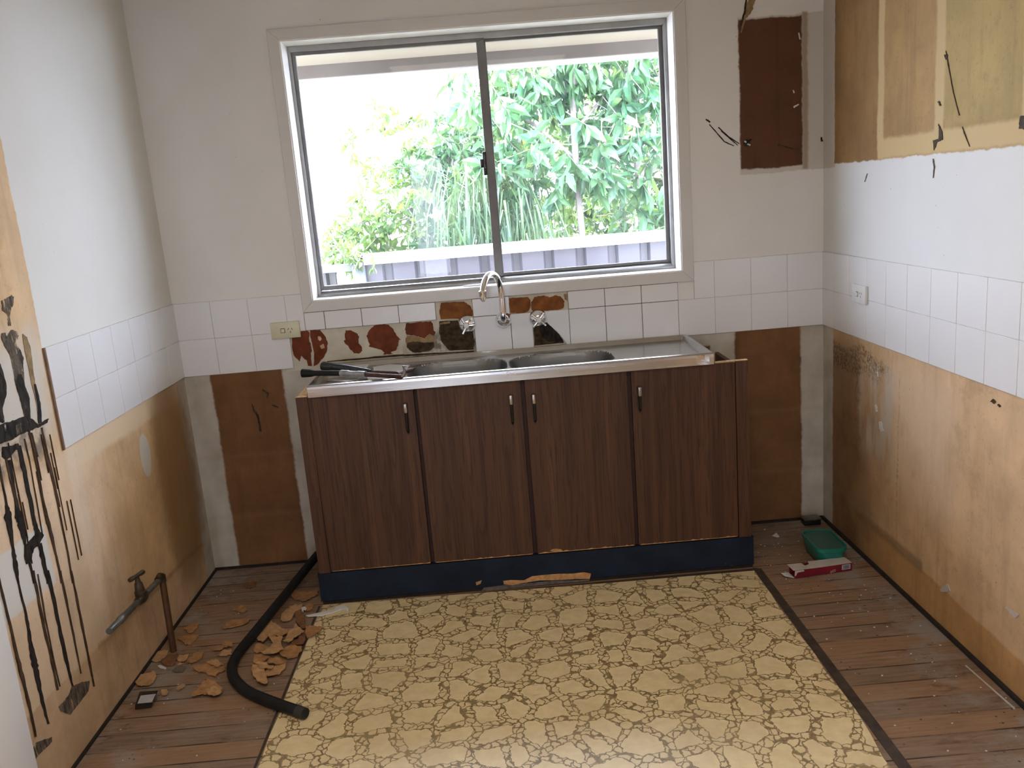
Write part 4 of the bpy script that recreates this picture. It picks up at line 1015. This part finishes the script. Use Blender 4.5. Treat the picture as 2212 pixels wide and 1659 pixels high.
# torn board flakes, each its own piece
FL8 = lambda q: [(x/6.38+280, y/6.38+1280) for x, y in q]
FL7 = lambda q: [(x/6.636+480, y/6.636+1250) for x, y in q]
flakes = [
 (FL8([(275,880),(330,815),(400,825),(450,810),(540,805),(520,870),(480,910),(430,950),(380,970),(290,950)]), 0, m_flakeA, 'pale tan flake at the foot of the left wall, left of the pipe'),
 (FL8([(430,960),(520,880),(660,850),(650,930),(600,1010),(530,1020)]), 0, m_flakeC, 'dark brown flake just below the foot of the copper pipe'),
 (FL8([(655,920),(690,870),(740,880),(820,860),(800,910),(740,970),(680,960)]), 0, m_flakeA, 'small light flake with ragged points right of the dark brown one'),
 (FL8([(775,975),(830,910),(920,840),(1030,840),(990,910),(920,960),(830,985)]), 0, m_flakeB, 'pointed oval flake slanting right of the small ragged one'),
 (FL8([(655,1000),(690,975),(725,985),(715,1010),(670,1015)]), 0, m_flakeA, 'tiny tan crumb under the small ragged flake'),
 (FL8([(740,510),(860,450),(955,430),(940,490),(880,550),(810,570),(790,530)]), 0, m_flakeB, 'triangular flake behind the copper pipe, nearest its elbow side'),
 (FL8([(660,650),(760,610),(900,600),(955,595),(910,660),(840,720),(770,730),(740,690)]), 0, m_flakeB, 'creased flake between the triangular flake and the pipe foot'),
 (FL8([(870,1060),(960,1000),(1060,990),(1150,1000),(1220,1030),(1300,1030),(1320,1080),(1230,1110),(1190,1170),(1120,1150),(1020,1110),(930,1090)]), 0, m_flakeB, 'long jagged orange flake left of the hose bend'),
 (FL8([(1060,970),(1130,930),(1220,940),(1300,1000),(1210,1030),(1120,1000)]), 0.006, m_flakeA, 'tan flake lying on top of the long jagged one'),
 (FL8([(65,1220),(90,1170),(160,1140),(260,1130),(350,1115),(370,1170),(330,1240),(250,1290),(170,1310),(100,1280)]), 0.003, m_flakeA, 'rounded tan flake behind the small black box'),
 (FL8([(640,1340),(680,1290),(740,1265),(770,1290),(730,1330),(680,1360)]), 0, m_flakeA, 'little diamond shaped flake midway from the black box to the hose'),
 (FL8([(440,1360),(500,1345),(540,1380),(520,1420),(450,1430)]), 0, m_flakeA, 'small crumbly flake just right of the black box'),
 (FL8([(850,1440),(880,1380),(950,1330),(1000,1260),(1090,1220),(1180,1240),(1240,1300),(1290,1330),(1260,1390),(1160,1440),(1070,1410),(960,1420)]), 0.004, m_flakeB, 'big arched orange flake nearest the viewer, left of the hose'),
 (FL8([(1060,1340),(1170,1310),(1280,1330),(1260,1390),(1160,1440),(1080,1410)]), 0.014, m_flakeA, 'lighter flake resting on the big arched one'),
 (FL8([(1130,800),(1250,740),(1340,690),(1410,690),(1420,750),(1300,760),(1200,810)]), 0.004, m_flakeB, 'long thin flake running up to the hose above its bend'),
 (FL8([(1225,870),(1270,820),(1400,790),(1410,860),(1330,885)]), 0, m_flakeA, 'short flake touching the hose just above the bend'),
 (FL8([(590,1080),(700,1020),(780,1030),(740,1100),(650,1110)]), 0, m_flakeG, 'grey paper scrap between the pipe foot and the black box'),
 (FL7([(300,110),(380,60),(490,55),(480,110),(400,150)]), 0, m_flakeC, 'dim brown flake furthest back, near the back wall'),
 (FL7([(150,460),(210,410),(320,405),(330,430),(380,450),(290,500),(220,480)]), 0, m_flakeB, 'small folded flake left of the upper hose'),
 (FL7([(10,720),(60,640),(150,600),(290,590),(400,580),(380,630),(250,680),(120,710)]), 0.003, m_flakeB, 'long narrow flake left of the middle of the hose'),
 (FL7([(940,205),(1080,200),(1240,180),(1380,180),(1370,240),(1290,270),(1210,340),(1120,320),(1010,280)]), 0.002, m_flakeB, 'wide curved flake beside the cabinet kickboard corner'),
 (FL7([(840,600),(890,490),(980,400),(1090,390),(1150,370),(1130,450),(1040,480),(1010,560),(960,610)]), 0.003, m_flakeA, 'crescent shaped tan flake left of the white plastic strip'),
 (FL7([(1180,390),(1310,380),(1300,450),(1200,470)]), 0, m_flakeB, 'small squarish flake right behind the white plastic strip'),
 (FL7([(1040,520),(1100,480),(1170,510),(1190,590),(1200,720),(1150,740),(1080,650)]), 0.006, m_flakeC, 'dark wedge of board under the tip of the white plastic strip'),
 (FL7([(440,1030),(490,970),(600,960),(700,1000),(640,1050),(500,1090)]), 0.000, m_flakeB, 'flat flake at the left edge of the heap inside the hose bend'),
 (FL7([(800,980),(880,1020),(1000,960),(1130,980),(1150,1040),(1060,1130),(940,1170),(840,1110)]), 0.003, m_flakeB, 'reddish flake at the right of the heap against the linoleum edge'),
 (FL7([(460,800),(540,700),(660,640),(760,650),(850,720),(940,730),(930,800),(860,830),(780,820),(640,830),(610,900),(580,930),(500,870)]), 0.010, m_flakeA, 'large curled flake at the back of the heap'),
 (FL7([(650,800),(760,830),(870,840),(850,960),(880,1020),(800,1060),(700,1080),(560,1070),(680,1000),(740,920)]), 0.016, m_flakeA, 'broad flat flake in the middle of the heap'),
 (FL7([(880,900),(950,770),(1030,720),(1060,660),(1090,700),(1180,760),(1120,810),(1030,850),(950,920)]), 0.018, m_flakeA, 'upright crumpled flake at the right back of the heap'),
 (FL7([(990,960),(1000,900),(1090,880),(1120,830),(1190,860),(1170,940),(1080,960)]), 0.006, m_flakeC, 'shadowed brown flake between the heap and the linoleum edge'),
 (FL7([(1190,780),(1200,690),(1320,690),(1440,700),(1400,760),(1300,830),(1220,870)]), 0.006, m_flakeB, 'brown flake overlapping the corner of the linoleum'),
 (FL7([(450,1210),(490,1100),(580,1110),(680,1130),(600,1200),(500,1240)]), 0.004, m_flakeB, 'plain flake at the left front of the heap'),
 (FL7([(600,1210),(700,1150),(830,1150),(930,1190),(890,1220),(770,1240)]), 0.012, m_flakeB, 'curled strip across the front of the heap'),
 (FL7([(600,1390),(700,1290),(820,1240),(910,1220),(900,1300),(840,1360),(740,1400),(650,1420)]), 0.003, m_flakeA, 'scoop shaped flake at the front right of the heap'),
 (FL7([(470,1230),(600,1210),(740,1260),(690,1300),(600,1290)]), 0.014, m_flakeA, 'narrow flake lying over the scoop shaped one'),
 (FL7([(410,1320),(440,1260),(540,1250),(600,1300),(640,1420),(660,1500),(620,1540),(540,1500),(440,1400)]), 0.008, m_flakeA, 'bright orange tongue of board nearest the hose at the heap front'),
]
def flake(px, z0, mat, label, idx):
    rr = random.Random(idx*13+1)
    P = []
    n = len(px)
    for i in range(n):
        a = Vector(px[i]); c_ = Vector(px[(i+1) % n])
        P.append(a)
        m = 2
        for j in range(1, m+1):
            q = a.lerp(c_, j/(m+1)); q = q + Vector((rr.uniform(-1,1), rr.uniform(-1,1)))*(c_-a).length*0.15; P.append(q)
    W3 = [onz(z0+0.002, q.x, q.y) for q in P]
    c_ = sum(W3, Vector())/len(W3); rad = max((q-c_).length for q in W3)
    ang = rr.uniform(0, PI); dx, dy = math.cos(ang), math.sin(ang); curl = rr.uniform(0.15, 0.5)*0.30
    th = 0.0028
    def zz(p):
        s_ = ((p.x-c_.x)*dx+(p.y-c_.y)*dy)/rad
        return z0+0.0008+curl*rad*s_*s_+0.0018*(mnoise.noise(Vector((p.x*40, p.y*40, idx)))+1)
    rings = [1.0, 0.62, 0.28]; vs = []; m = len(W3)
    for k in rings:
        for q in W3:
            p = c_.lerp(q, k); vs.append(Vector((p.x, p.y, zz(p))))
    vs.append(Vector((c_.x, c_.y, zz(c_)))); ctr = len(vs)-1
    fs = []
    for r_ in range(2):
        for i in range(m): j = (i+1) % m; fs.append((r_*m+i, r_*m+j, (r_+1)*m+j, (r_+1)*m+i))
    for i in range(m): fs.append((2*m+i, 2*m+(i+1) % m, ctr))
    N = len(vs); allv = [v+Vector((0,0,th)) for v in vs]+vs
    F = fs+[tuple(reversed([i+N for i in f])) for f in fs]+[(i, i+N, (i+1) % m+N, (i+1) % m) for i in range(m)]
    o = MB().add(allv, F).build('board_flake', mat)
    tag(o, label, 'debris', 'torn board flakes on the floorboards')
for i, (px, z0, mt, lb) in enumerate(flakes): flake(px, z0, mt, lb, i)

def flatpiece(name, px, z, th, mat, label, cat):
    return tag(MB().prism([onz(z, u, v) for u, v in px], (0,0,th)).build(name, mat, bevel=0.0005, seg=1), label, cat)
flatpiece('paper_scrap', FL8([(380,1010),(430,1000),(510,1040),(500,1060),(420,1045)]), 0.0005, 0.0012, m_white_chip, 'crumpled white paper scrap on the boards behind the rounded flake', 'debris')
flatpiece('paint_chip', [(1668,1158),(1677,1151),(1684,1160),(1679,1161)], 0.0005, 0.002, m_white_chip, 'triangular white paint chip on the boards right of the cabinet', 'debris')
flatpiece('wood_splinter', [(2084,1439),(2087,1438),(2193,1531),(2192,1534)], 0.0006, 0.003, m_card, 'long thin pale splinter on the boards by the right wall', 'splinter')

# white plastic strip
P = [onz(0.004, u, v) for u, v in ((660,1331),(690,1325),(722,1318),(726,1312),(745,1308),(754,1318),(752,1328),(748,1319),(738,1317),(724,1323),(695,1331),(665,1333))]
pl = thing('plastic_strip', 'white plastic snapped off strip pointing left at the cabinet corner', 'plastic piece', P[3])
MB().prism(P, (0,0,0.004)).build('strip', m_whitepl, pl, bevel=0.0008, seg=1)
P = [onz(0.010, u, v) for u, v in ((651,1314),(658,1311),(663,1315),(660,1320),(656,1318),(655,1326),(652,1321))]
tag(MB().prism(P, (0,0,0.003)).build('plastic_clip', m_whitepl, bevel=0.0006, seg=1), 'tiny white hooked plastic clip on the crescent flake', 'plastic piece')

# black box with a white label
c = onz(0.0, 314, 1528); t = thing('black_box', 'small open black plastic box with a white label by the left wall', 'box', (c.x, c.y, 0))
def plan(u, v, z): q = onz(z, u, v); return Vector((q.x, q.y, z))
B0 = [onz(0.001, u, v) for u, v in ((291,1533),(327,1529),(336,1497),(303,1499))]
B1_ = [onz(0.030, u, v) for u, v in ((292,1523),(330,1518),(342,1491),(301,1494))]
b = MB(); b.add([*B0, *B1_], [(3,2,1,0),(4,5,6,7),(0,1,5,4),(1,2,6,5),(2,3,7,6),(3,0,4,7)]); b.build('box_body', m_blackgloss, t, bevel=0.002)
Lb = [onz(0.0312, u, v) for u, v in ((297,1520),(328,1517),(337,1499),(304,1503))]
MB().prism(Lb, (0,0,0.0008)).build('label', m_lightgrey, t)

# teal tub in the corner
c = onz(0.06, 1781, 1165); t = thing('plastic_tub', 'teal plastic tub with cloudy top in the back right corner', 'tub', (c.x, c.y, 0))
TH_ = 0.075
def rr_loop(cx, cy, hx, hy, r_, z, n=8, rot=0.0):
    out = []
    for qx, qy, a0 in ((1,1,0),(-1,1,PI/2),(-1,-1,PI),(1,-1,1.5*PI)):
        for k in range(n+1):
            a = a0+PI/2*k/n; x = qx*(hx-r_)+r_*math.cos(a); y = qy*(hy-r_)+r_*math.sin(a)
            out.append(Vector((cx+x*math.cos(rot)-y*math.sin(rot), cy+x*math.sin(rot)+y*math.cos(rot), z)))
    return out
Ptl, Ptr, Pbl, Pbr = [onz(TH_, u, v) for u, v in ((1738,1142),(1806,1142),(1752,1190),(1823,1185))]
ccx = (Ptl.x+Ptr.x+Pbl.x+Pbr.x)/4; ccy = (Ptl.y+Ptr.y+Pbl.y+Pbr.y)/4
hx = (Ptr.x-Ptl.x+Pbr.x-Pbl.x)/4; hy = abs((Ptl.y+Ptr.y)-(Pbl.y+Pbr.y))/4
ccx = min(ccx, W-0.02-hx)
def loft(loops, capb=True, capt=False):
    n = len(loops[0]); vs = [p for l in loops for p in l]
    fs = [(i*n+k, i*n+(k+1) % n, (i+1)*n+(k+1) % n, (i+1)*n+k) for i in range(len(loops)-1) for k in range(n)]
    if capb: fs.append(tuple(range(n-1,-1,-1)))
    if capt: fs.append(tuple((len(loops)-1)*n+k for k in range(n)))
    return vs, fs
rt = 0.035
ls = [rr_loop(ccx, ccy, hx-0.016, hy-0.016, rt, 0.001), rr_loop(ccx, ccy, hx-0.012, hy-0.012, rt, 0.006), rr_loop(ccx, ccy, hx-0.004, hy-0.004, rt, TH_-0.016),
      rr_loop(ccx, ccy, hx, hy, rt, TH_-0.015), rr_loop(ccx, ccy, hx, hy, rt, TH_), rr_loop(ccx, ccy, hx-0.005, hy-0.005, rt, TH_), rr_loop(ccx, ccy, hx-0.006, hy-0.006, rt, TH_-0.02),
      rr_loop(ccx, ccy, hx-0.014, hy-0.014, rt, 0.010)]
b = MB(); b.add(*loft(ls, True, True)); b.build('tub_body', m_teal, t, smooth=True)
b = MB(); b.add(*loft([rr_loop(ccx, ccy, hx-0.007, hy-0.007, rt, TH_-0.007), rr_loop(ccx, ccy, hx-0.007, hy-0.007, rt, TH_-0.005)], True, True)); b.build('tub_lid', m_tealcl, t)

# dark block in the corner
q = onz(0.0, 1758, 1140); 
t = thing('dark_block', 'small black block with grey top tucked in the corner behind the tub', 'block', (q.x, q.y, 0))
MB().box(2.530, 2.600, -0.075, -0.030, 0.001, 0.024).build('block_body', m_blackgloss, t, bevel=0.002)
MB().box(2.528, 2.602, -0.077, -0.028, 0.0242, 0.031).build('block_top', m_pipegrey, t, bevel=0.001)

# torn red carton
HB = 0.030
A0 = onz(0.001, 1717, 1250); A1 = onz(0.001, 1840, 1232)
axx = (A1-A0); axx.z = 0; Lc = axx.length; axx.normalize(); ayy = Vector((-axx.y, axx.x, 0)); azz = Vector((0,0,1))
DP = 0.052
t = thing('red_carton', 'torn red card carton with white barcode panel in front of the teal tub', 'carton', A0)
def bp(a, d, z): return A0 + axx*a + ayy*d + azz*(z)
def slab(b, a0, a1, d0, d1, z0, z1): 
    v = [bp(a0,d0,z0),bp(a1,d0,z0),bp(a1,d1,z0),bp(a0,d1,z0),bp(a0,d0,z1),bp(a1,d0,z1),bp(a1,d1,z1),bp(a0,d1,z1)]
    return b.add(v, [(0,3,2,1),(4,5,6,7),(0,1,5,4),(1,2,6,5),(2,3,7,6),(3,0,4,7)])
b = MB(); slab(b, 0.0, Lc, 0.0, 0.0012, 0.0, HB); slab(b, 0.004, Lc, DP-0.0012, DP, 0.0, HB); slab(b, Lc-0.0012, Lc, 0.0, DP, 0.0, HB); slab(b, 0.004, Lc, 0.0, DP, 0.0, 0.001)
b.build('carton_sides', m_red, t)
b = MB(); 
b.prism([bp(-0.003,0.004,HB), bp(0.04,0.001,HB+0.001), bp(0.10,-0.001,HB+0.001), bp(Lc,0.0,HB+0.0005), bp(Lc,DP,HB+0.0005), bp(0.078,DP,HB+0.004), bp(0.072,DP*0.6,HB+0.003), bp(0.055,DP*0.55,HB+0.001), bp(0.05,DP,HB+0.002), bp(-0.004,DP+0.002,HB+0.003)], (0,0,0.0012))
b.build('carton_top', m_card, t)
b = MB(); b.prism([bp(-0.001,0.004,0.001), bp(-0.034,0.010,0.010), bp(-0.040,0.030,0.014), bp(-0.003,DP-0.006,0.004)], (0.001,0,0.0012)); b.build('end_flap', m_whitepl, t)
b = MB(); b.prism([bp(0.0,-0.0006,HB+0.001), bp(0.034,-0.0006,HB+0.001), bp(0.038,-0.0006,HB-0.005), bp(0.010,-0.0006,HB-0.007), bp(0.004,-0.0006,0.012), bp(-0.001,-0.0006,0.010)], ayy*-0.0008); b.build('torn_card_edge', m_card, t)
b = MB(); slab(b, Lc-0.040, Lc-0.006, -0.0008, 0.0, 0.008, HB-0.003); bc = b.build('barcode_panel', m_lightgrey, t)
b = MB(); rr = random.Random(4); a = Lc-0.036
while a < Lc-0.010:
    w_ = rr.choice((0.0005, 0.0009, 0.0013)); slab(b, a, a+w_, -0.0011, -0.0008, 0.0105, HB-0.0055); a += w_+rr.choice((0.0007, 0.0011))
b.build('barcode_bars', m_slot, bc)
Rm = Matrix((axx, azz, -ayy)).transposed()
o = text('carton_lettering', 'ats', 0.020, bp(Lc*0.66, -0.0007, 0.009), Rm @ Matrix.Rotation(0.22, 3, 'Z'), m_pinkink, t, 0.3, 0.0003)

# scattered crumbs: uncountable grit
rr = random.Random(11); b = MB()
def crumb(x, y, s_):
    k = rr.randint(4, 6); a0 = rr.uniform(0, 6); P = []
    st_ = rr.uniform(0.4, 1)
    for i in range(k):
        a = a0+2*PI*i/k; q = s_*rr.uniform(0.6, 1); P.append((x+q*math.cos(a), y+q*st_*math.sin(a), 0.0004))
    b.prism(P, (0,0,rr.uniform(0.0006, 0.002)))
for i in range(110): crumb(rr.uniform(2.25, W-0.02), -abs(rr.gauss(0.5, 0.6))-0.05, rr.choice((0.0018, 0.0022, 0.003, 0.004)))
for i in range(60): crumb(rr.uniform(0.03, 0.5), -abs(rr.gauss(0.7, 0.5))-0.03, rr.choice((0.0018, 0.0022, 0.003)))
tag(b.build('paint_crumbs', m_white_chip), 'fine pale paint crumbs scattered over the floorboards', 'debris', kind='stuff')

# ------------------------------------------------------------------ outside
m_eave = plain('cream_eave_paint', (0.30, 0.255, 0.195), 0.6, var=0.04, scale=4)
m_fascia = plain('taupe_fascia', (0.15, 0.125, 0.105), 0.6, var=0.08, scale=8)
m_gutter = plain('pale_gutter', (0.66, 0.63, 0.60), 0.5, var=0.05, scale=8)
m_ground = plain('dry_garden_soil', (0.12, 0.115, 0.07), 0.95, var=0.3, scale=4)
struct(MB().box(-4, 7, TH+0.001, 0.63, 2.112, 2.14).build('trim_2', m_eave), 'cream eave soffit above the window outside', 'eave')
struct(MB().box(-4, 7, 0.632, 0.655, 2.058, 2.26).build('trim_3', m_fascia), 'taupe fascia board at the eave edge', 'fascia')
b = MB(); P = [(0.656, 2.150), (0.656, 2.042), (0.70, 2.040), (0.755, 2.050), (0.765, 2.075), (0.765, 2.150)]
b.prism([(-4, y, z) for y, z in P], (11, 0, 0)); struct(b.build('trim_4', m_gutter), 'pale rain gutter along the eave edge', 'gutter')
struct(MB().box(-8, 11, TH+0.01, 16, -0.62, -0.5).build('ground', m_ground), 'garden ground outside', 'ground')
struct(MB().box(-4, 6, YR-TH-2.6, YR-TH-0.01, 2.35, 2.43).build('rear_shade_roof', m_paint), 'added unseen roof slab that shades the rear door', 'light blocker')  # added unseen slab cutting the daylight that reaches the rear door
struct(MB().box(-6, 8, -17, YR-TH-0.01, -0.3, -0.2).build('ground', plain('bright_concrete', (0.45, 0.44, 0.42), 0.9, var=0.1, scale=2)), 'concrete yard behind the viewer', 'ground')

# corrugated steel fence
FY = 2.0
fx0, fx1 = 0.47, 5.5
m_sheet = plain('mauve_grey_steel_sheet', (0.040, 0.035, 0.043), 0.5, var=0.08, scale=5)
m_cap = plain('pale_blue_fence_cap', (0.62, 0.64, 0.68), 0.45, var=0.1, scale=7)
fe = thing('steel_fence', 'mauve grey corrugated steel fence with pale top rail outside the window', 'fence', (fx0, FY, -0.5))
b = MB(); prof = []
x = fx0
while x < fx1:
    prof += [(x, 0.0), (x+0.135, 0.0), (x+0.150, 0.034), (x+0.190, 0.034), (x+0.205, 0.0)]; x += 0.205
vs = []
for z in (-0.5, 1.13): vs += [(q, FY+d, z) for q, d in prof]
n = len(prof); b.add(vs, [(i, i+1, n+i+1, n+i) for i in range(n-1)]); b.build('fence_sheet', m_sheet, fe)
MB().box(fx0-0.01, fx1, FY-0.03, FY+0.05, 1.118, 1.185).build('top_rail', m_cap, fe, bevel=0.004)
MB().box(fx0-0.05, fx0+0.03, FY-0.03, FY+0.05, -0.5, 1.185).build('fence_post', plain('blue_grey_post', (0.10, 0.11, 0.125), 0.5, var=0.1), fe, bevel=0.004)
f2 = thing('low_fence', 'lower dark steel fence left of the post outside the window', 'fence', (0.2, FY+0.03, -0.5))
vs = []; prof2 = [(q-5.08, d) for q, d in prof if q-5.08 < fx0-0.05]
for z in (-0.5, 1.09): vs += [(q, FY+0.03+d, z) for q, d in prof2]
n = len(prof2); MB().add(vs, [(i, i+1, n+i+1, n+i) for i in range(n-1)]).build('fence_sheet', plain('dark_olive_sheet', (0.03, 0.027, 0.023), 0.5, var=0.1), f2)
MB().box(-4.6, fx0-0.052, FY+0.0, FY+0.06, 1.085, 1.13).build('top_rail', plain('blue_grey_rail', (0.12, 0.13, 0.145), 0.5, var=0.1), f2, bevel=0.004)

# plants
def leaf_mat(name, c, c2, rough=0.4, trans=0.35):
    k = NT(name); oi = k.noise(1.7, detail=2); n2 = k.noise(9, detail=1)
    col = k.mix(k.map(k.math('ADD', k.math('MULTIPLY', oi, 0.5), k.math('MULTIPLY', n2, 0.5)), 0.4, 0.6), c, c2)
    k.set(col, rough, 0, 0.5)
    tr = k.n.new('ShaderNodeBsdfTranslucent'); k._in(tr.inputs['Color'], k.mix(0.5, col, (0.20, 0.30, 0.04)))
    ms = k.n.new('ShaderNodeMixShader'); ms.inputs[0].default_value = trans
    k.t.links.new(k.b.outputs[0], ms.inputs[1]); k.t.links.new(tr.outputs[0], ms.inputs[2]); k.t.links.new(ms.outputs[0], k.out.inputs['Surface'])
    return k.m
m_leaf1 = leaf_mat('broad_leaf_green', (0.040, 0.12, 0.060), (0.085, 0.18, 0.080), 0.28, 0.3)
m_leaf2 = leaf_mat('fresh_leaf_green', (0.05, 0.115, 0.022), (0.11, 0.17, 0.036), 0.45, 0.4)
m_leaf3 = leaf_mat('dark_leaf_green', (0.014, 0.040, 0.020), (0.032, 0.072, 0.03), 0.5, 0.25)
m_reed = leaf_mat('reed_green', (0.034, 0.09, 0.042), (0.075, 0.13, 0.05), 0.5, 0.3)
m_bark = plain('grey_bark', (0.20, 0.17, 0.16), 0.85, var=0.25, scale=20)

def leaf(b, base, d, up, L, w_, bend):
    d = d.normalized(); s_ = d.cross(up)
    if s_.length < 1e-3: s_ = d.cross(Vector((1,0,0)))
    s_.normalize(); n = s_.cross(d)
    p1 = base+d*L*0.35-n*bend*L*0.06; p2 = base+d*L*0.7-n*bend*L*0.22; p3 = base+d*L-n*bend*L*0.5
    lift = n*w_*0.18
    b.add([base, p1-s_*w_*0.5+lift, p1, p1+s_*w_*0.5+lift, p2-s_*w_*0.42+lift, p2, p2+s_*w_*0.42+lift, p3],
          [(0,1,2),(0,2,3),(1,4,5,2),(2,5,6,3),(4,7,5),(5,7,6)])
def rdir(rr, zb=0.0):
    while True:
        v = Vector((rr.uniform(-1,1), rr.uniform(-1,1), rr.uniform(-1,1)))
        if 0.05 < v.length < 1: return (v.normalized()+Vector((0,0,zb))).normalized()
def plant(name, label, cat, root, blobs, L, w_, mat, seed, trunk=None, per=9, droop=0.4, group=None, smooth_leaves=False):
    """blobs: (centre, radii, clusters)"""
    rr = random.Random(seed); t = thing(name, label, cat, root, group); b = MB()
    for c_, r_, ncl in blobs:
        for i in range(ncl):
            v = rdir(rr)*rr.uniform(0.35, 1.0)**0.5
            q = Vector((c_[0]+v.x*r_[0], c_[1]+v.y*r_[1], c_[2]+v.z*r_[2]))
            ax = rdir(rr, -droop)
            b.cur = 1; b.tube([q-ax*L*1.2, q+ax*L*0.4], [0.004, 0.002], 4, cap=False); b.cur = 0
            for k in range(per):
                dd = (ax*0.7+rdir(rr, -droop*0.5)).normalized(); l = L*rr.uniform(0.65, 1.15)
                leaf(b, q+ax*rr.uniform(-0.6, 0.4)*L, dd, rdir(rr, 0.8), l, w_*rr.uniform(0.8, 1.2)*l/L, rr.uniform(0.2, 1.0))
    o = b.build('foliage', [mat, m_bark], t)
    if trunk:
        for path, r_ in trunk: MB().tube(catmull(path, 4), r_, 8).build('trunk' if r_ >= 0.02 else 'branch', m_bark, t, smooth=True)
    return t
G = -0.5
plant('broadleaf_tree', 'tree with large drooping glossy leaves in the right window pane', 'tree', (2.0, 3.0, G),
      [((1.95, 3.0, 1.95), (0.75, 0.35, 0.55), 110), ((2.55, 3.2, 1.75), (0.55, 0.4, 0.75), 80), ((1.6, 3.2, 2.3), (0.5, 0.35, 0.35), 40), ((2.4, 3.0, 2.5), (0.7, 0.4, 0.3), 50)],
      0.17, 0.062, m_leaf1, 3, [([(2.03, 3.0, G), (2.0, 3.0, 1.0), (1.985, 3.0, 1.5), (1.99, 3.02, 2.2), (2.05, 3.05, 2.8)], 0.024), ([(1.99, 3.02, 1.7), (1.6, 3.1, 2.05), (1.3, 3.2, 2.2)], 0.012), ([(1.99, 3.0, 1.9), (2.4, 3.1, 2.3)], 0.012)], per=8, droop=0.9)
plant('dense_tree', 'dark dense tree behind the large leaved tree on the right', 'tree', (2.9, 5.4, G),
      [((2.9, 5.2, 2.2), (1.0, 0.7, 1.3), 330), ((2.1, 5.6, 1.5), (0.9, 0.6, 0.8), 180), ((3.7, 5.2, 1.6), (0.7, 0.6, 1.2), 150)],
      0.12, 0.045, m_leaf3, 5, [([(2.9, 5.4, G), (2.9, 5.4, 1.2), (2.85, 5.4, 2.4)], 0.06)], per=10, droop=0.3)
plant('yellow_green_tree', 'yellow green tree in the middle behind the window mullion', 'tree', (1.55, 4.4, G),
      [((1.75, 4.4, 2.3), (0.6, 0.5, 0.6), 90), ((1.25, 4.5, 1.75), (0.55, 0.4, 0.55), 120), ((2.2, 4.3, 1.15), (0.8, 0.4, 0.4), 90)],
      0.10, 0.035, m_leaf2, 7, [([(1.55, 4.4, G), (1.55, 4.4, 1.0), (1.6, 4.4, 1.8), (1.85, 4.4, 2.4)], 0.03)], per=9, droop=0.3)
plant('thin_shrub', 'sparse bright shrub against white sky in the left window pane', 'shrub', (0.45, 3.6, G),
      [((0.50, 3.6, 1.40), (0.36, 0.3, 0.42), 80), ((0.25, 3.5, 1.20), (0.30, 0.3, 0.25), 60), ((0.50, 3.7, 1.95), (0.40, 0.3, 0.35), 30)],
      0.095, 0.032, m_leaf2, 9, [([(0.45, 3.6, G), (0.46, 3.6, 0.9), (0.5, 3.6, 1.7)], 0.012)], per=8, droop=0.2)
plant('leafy_bush', 'leafy green bush left of the bamboo behind the fence', 'bush', (0.95, 3.9, G),
      [((0.90, 3.9, 1.30), (0.30, 0.3, 0.50), 150), ((1.15, 4.0, 1.65), (0.30, 0.3, 0.40), 110), ((0.75, 3.9, 1.75), (0.25, 0.25, 0.3), 40), ((1.2, 4.1, 2.1), (0.3, 0.25, 0.25), 30)],
      0.11, 0.036, m_leaf1, 31, [([(0.95, 3.9, G), (0.96, 3.9, 0.9), (1.05, 3.9, 1.8)], 0.015)], per=9, droop=0.4)
plant('fence_creeper', 'leafy creeper hanging over the fence post at lower left of the window', 'creeper', (0.40, 1.93, 1.1),
      [((0.30, 1.96, 1.17), (0.16, 0.06, 0.10), 14), ((0.52, 1.93, 1.16), (0.12, 0.03, 0.07), 7)],
      0.07, 0.022, m_leaf2, 12, [([(0.50, 1.92, 1.19), (0.44, 1.90, 1.08), (0.47, 1.89, 0.98)], 0.004), ([(0.14, 2.3, 1.5), (0.3, 2.1, 1.3), (0.42, 1.95, 1.12)], 0.005)], per=6, droop=0.5)
# weeping reeds in the middle
rr = random.Random(21); t = thing('weeping_bamboo', 'weeping bamboo clump with long hanging blades at the centre behind the fence', 'bamboo', (1.35, 3.2, G))
b = MB()
for i in range(700):
    a = rr.uniform(0, 2*PI); bx, by = 1.40+rr.gauss(0, 0.22), 3.25+rr.gauss(0, 0.17); hz = rr.uniform(1.0, 1.72)
    dx, dy = math.cos(a)*rr.uniform(0.08, 0.38), math.sin(a)*rr.uniform(0.05, 0.3); L_ = rr.uniform(0.25, 0.65)
    P = [Vector((bx, by, hz)), Vector((bx+dx*0.5, by+dy*0.5, hz+0.06)), Vector((bx+dx*0.9, by+dy*0.9, hz-L_*0.35)), Vector((bx+dx*1.05, by+dy*1.05, hz-L_))]
    w_ = rr.uniform(0.004, 0.009); s_ = Vector((math.cos(a+1.4), math.sin(a+1.4), 0))
    vs = []
    for q, k in zip(P, (0.5, 1, 0.9, 0.1)): vs += [q-s_*w_*k, q+s_*w_*k]
    b.add(vs, [(0,1,3,2),(2,3,5,4),(4,5,7,6)])
b.build('blades', m_reed, t)
for i in range(7):
    x_, y_ = 1.38+rr.gauss(0, 0.10), 3.25+rr.gauss(0, 0.1)
    MB().tube([(x_, y_, G), (x_+rr.uniform(-.05,.05), y_, 0.6), (x_+rr.uniform(-.1,.1), y_, 1.7)], [0.012, 0.011, 0.006], 6).build('cane', m_reed, t)
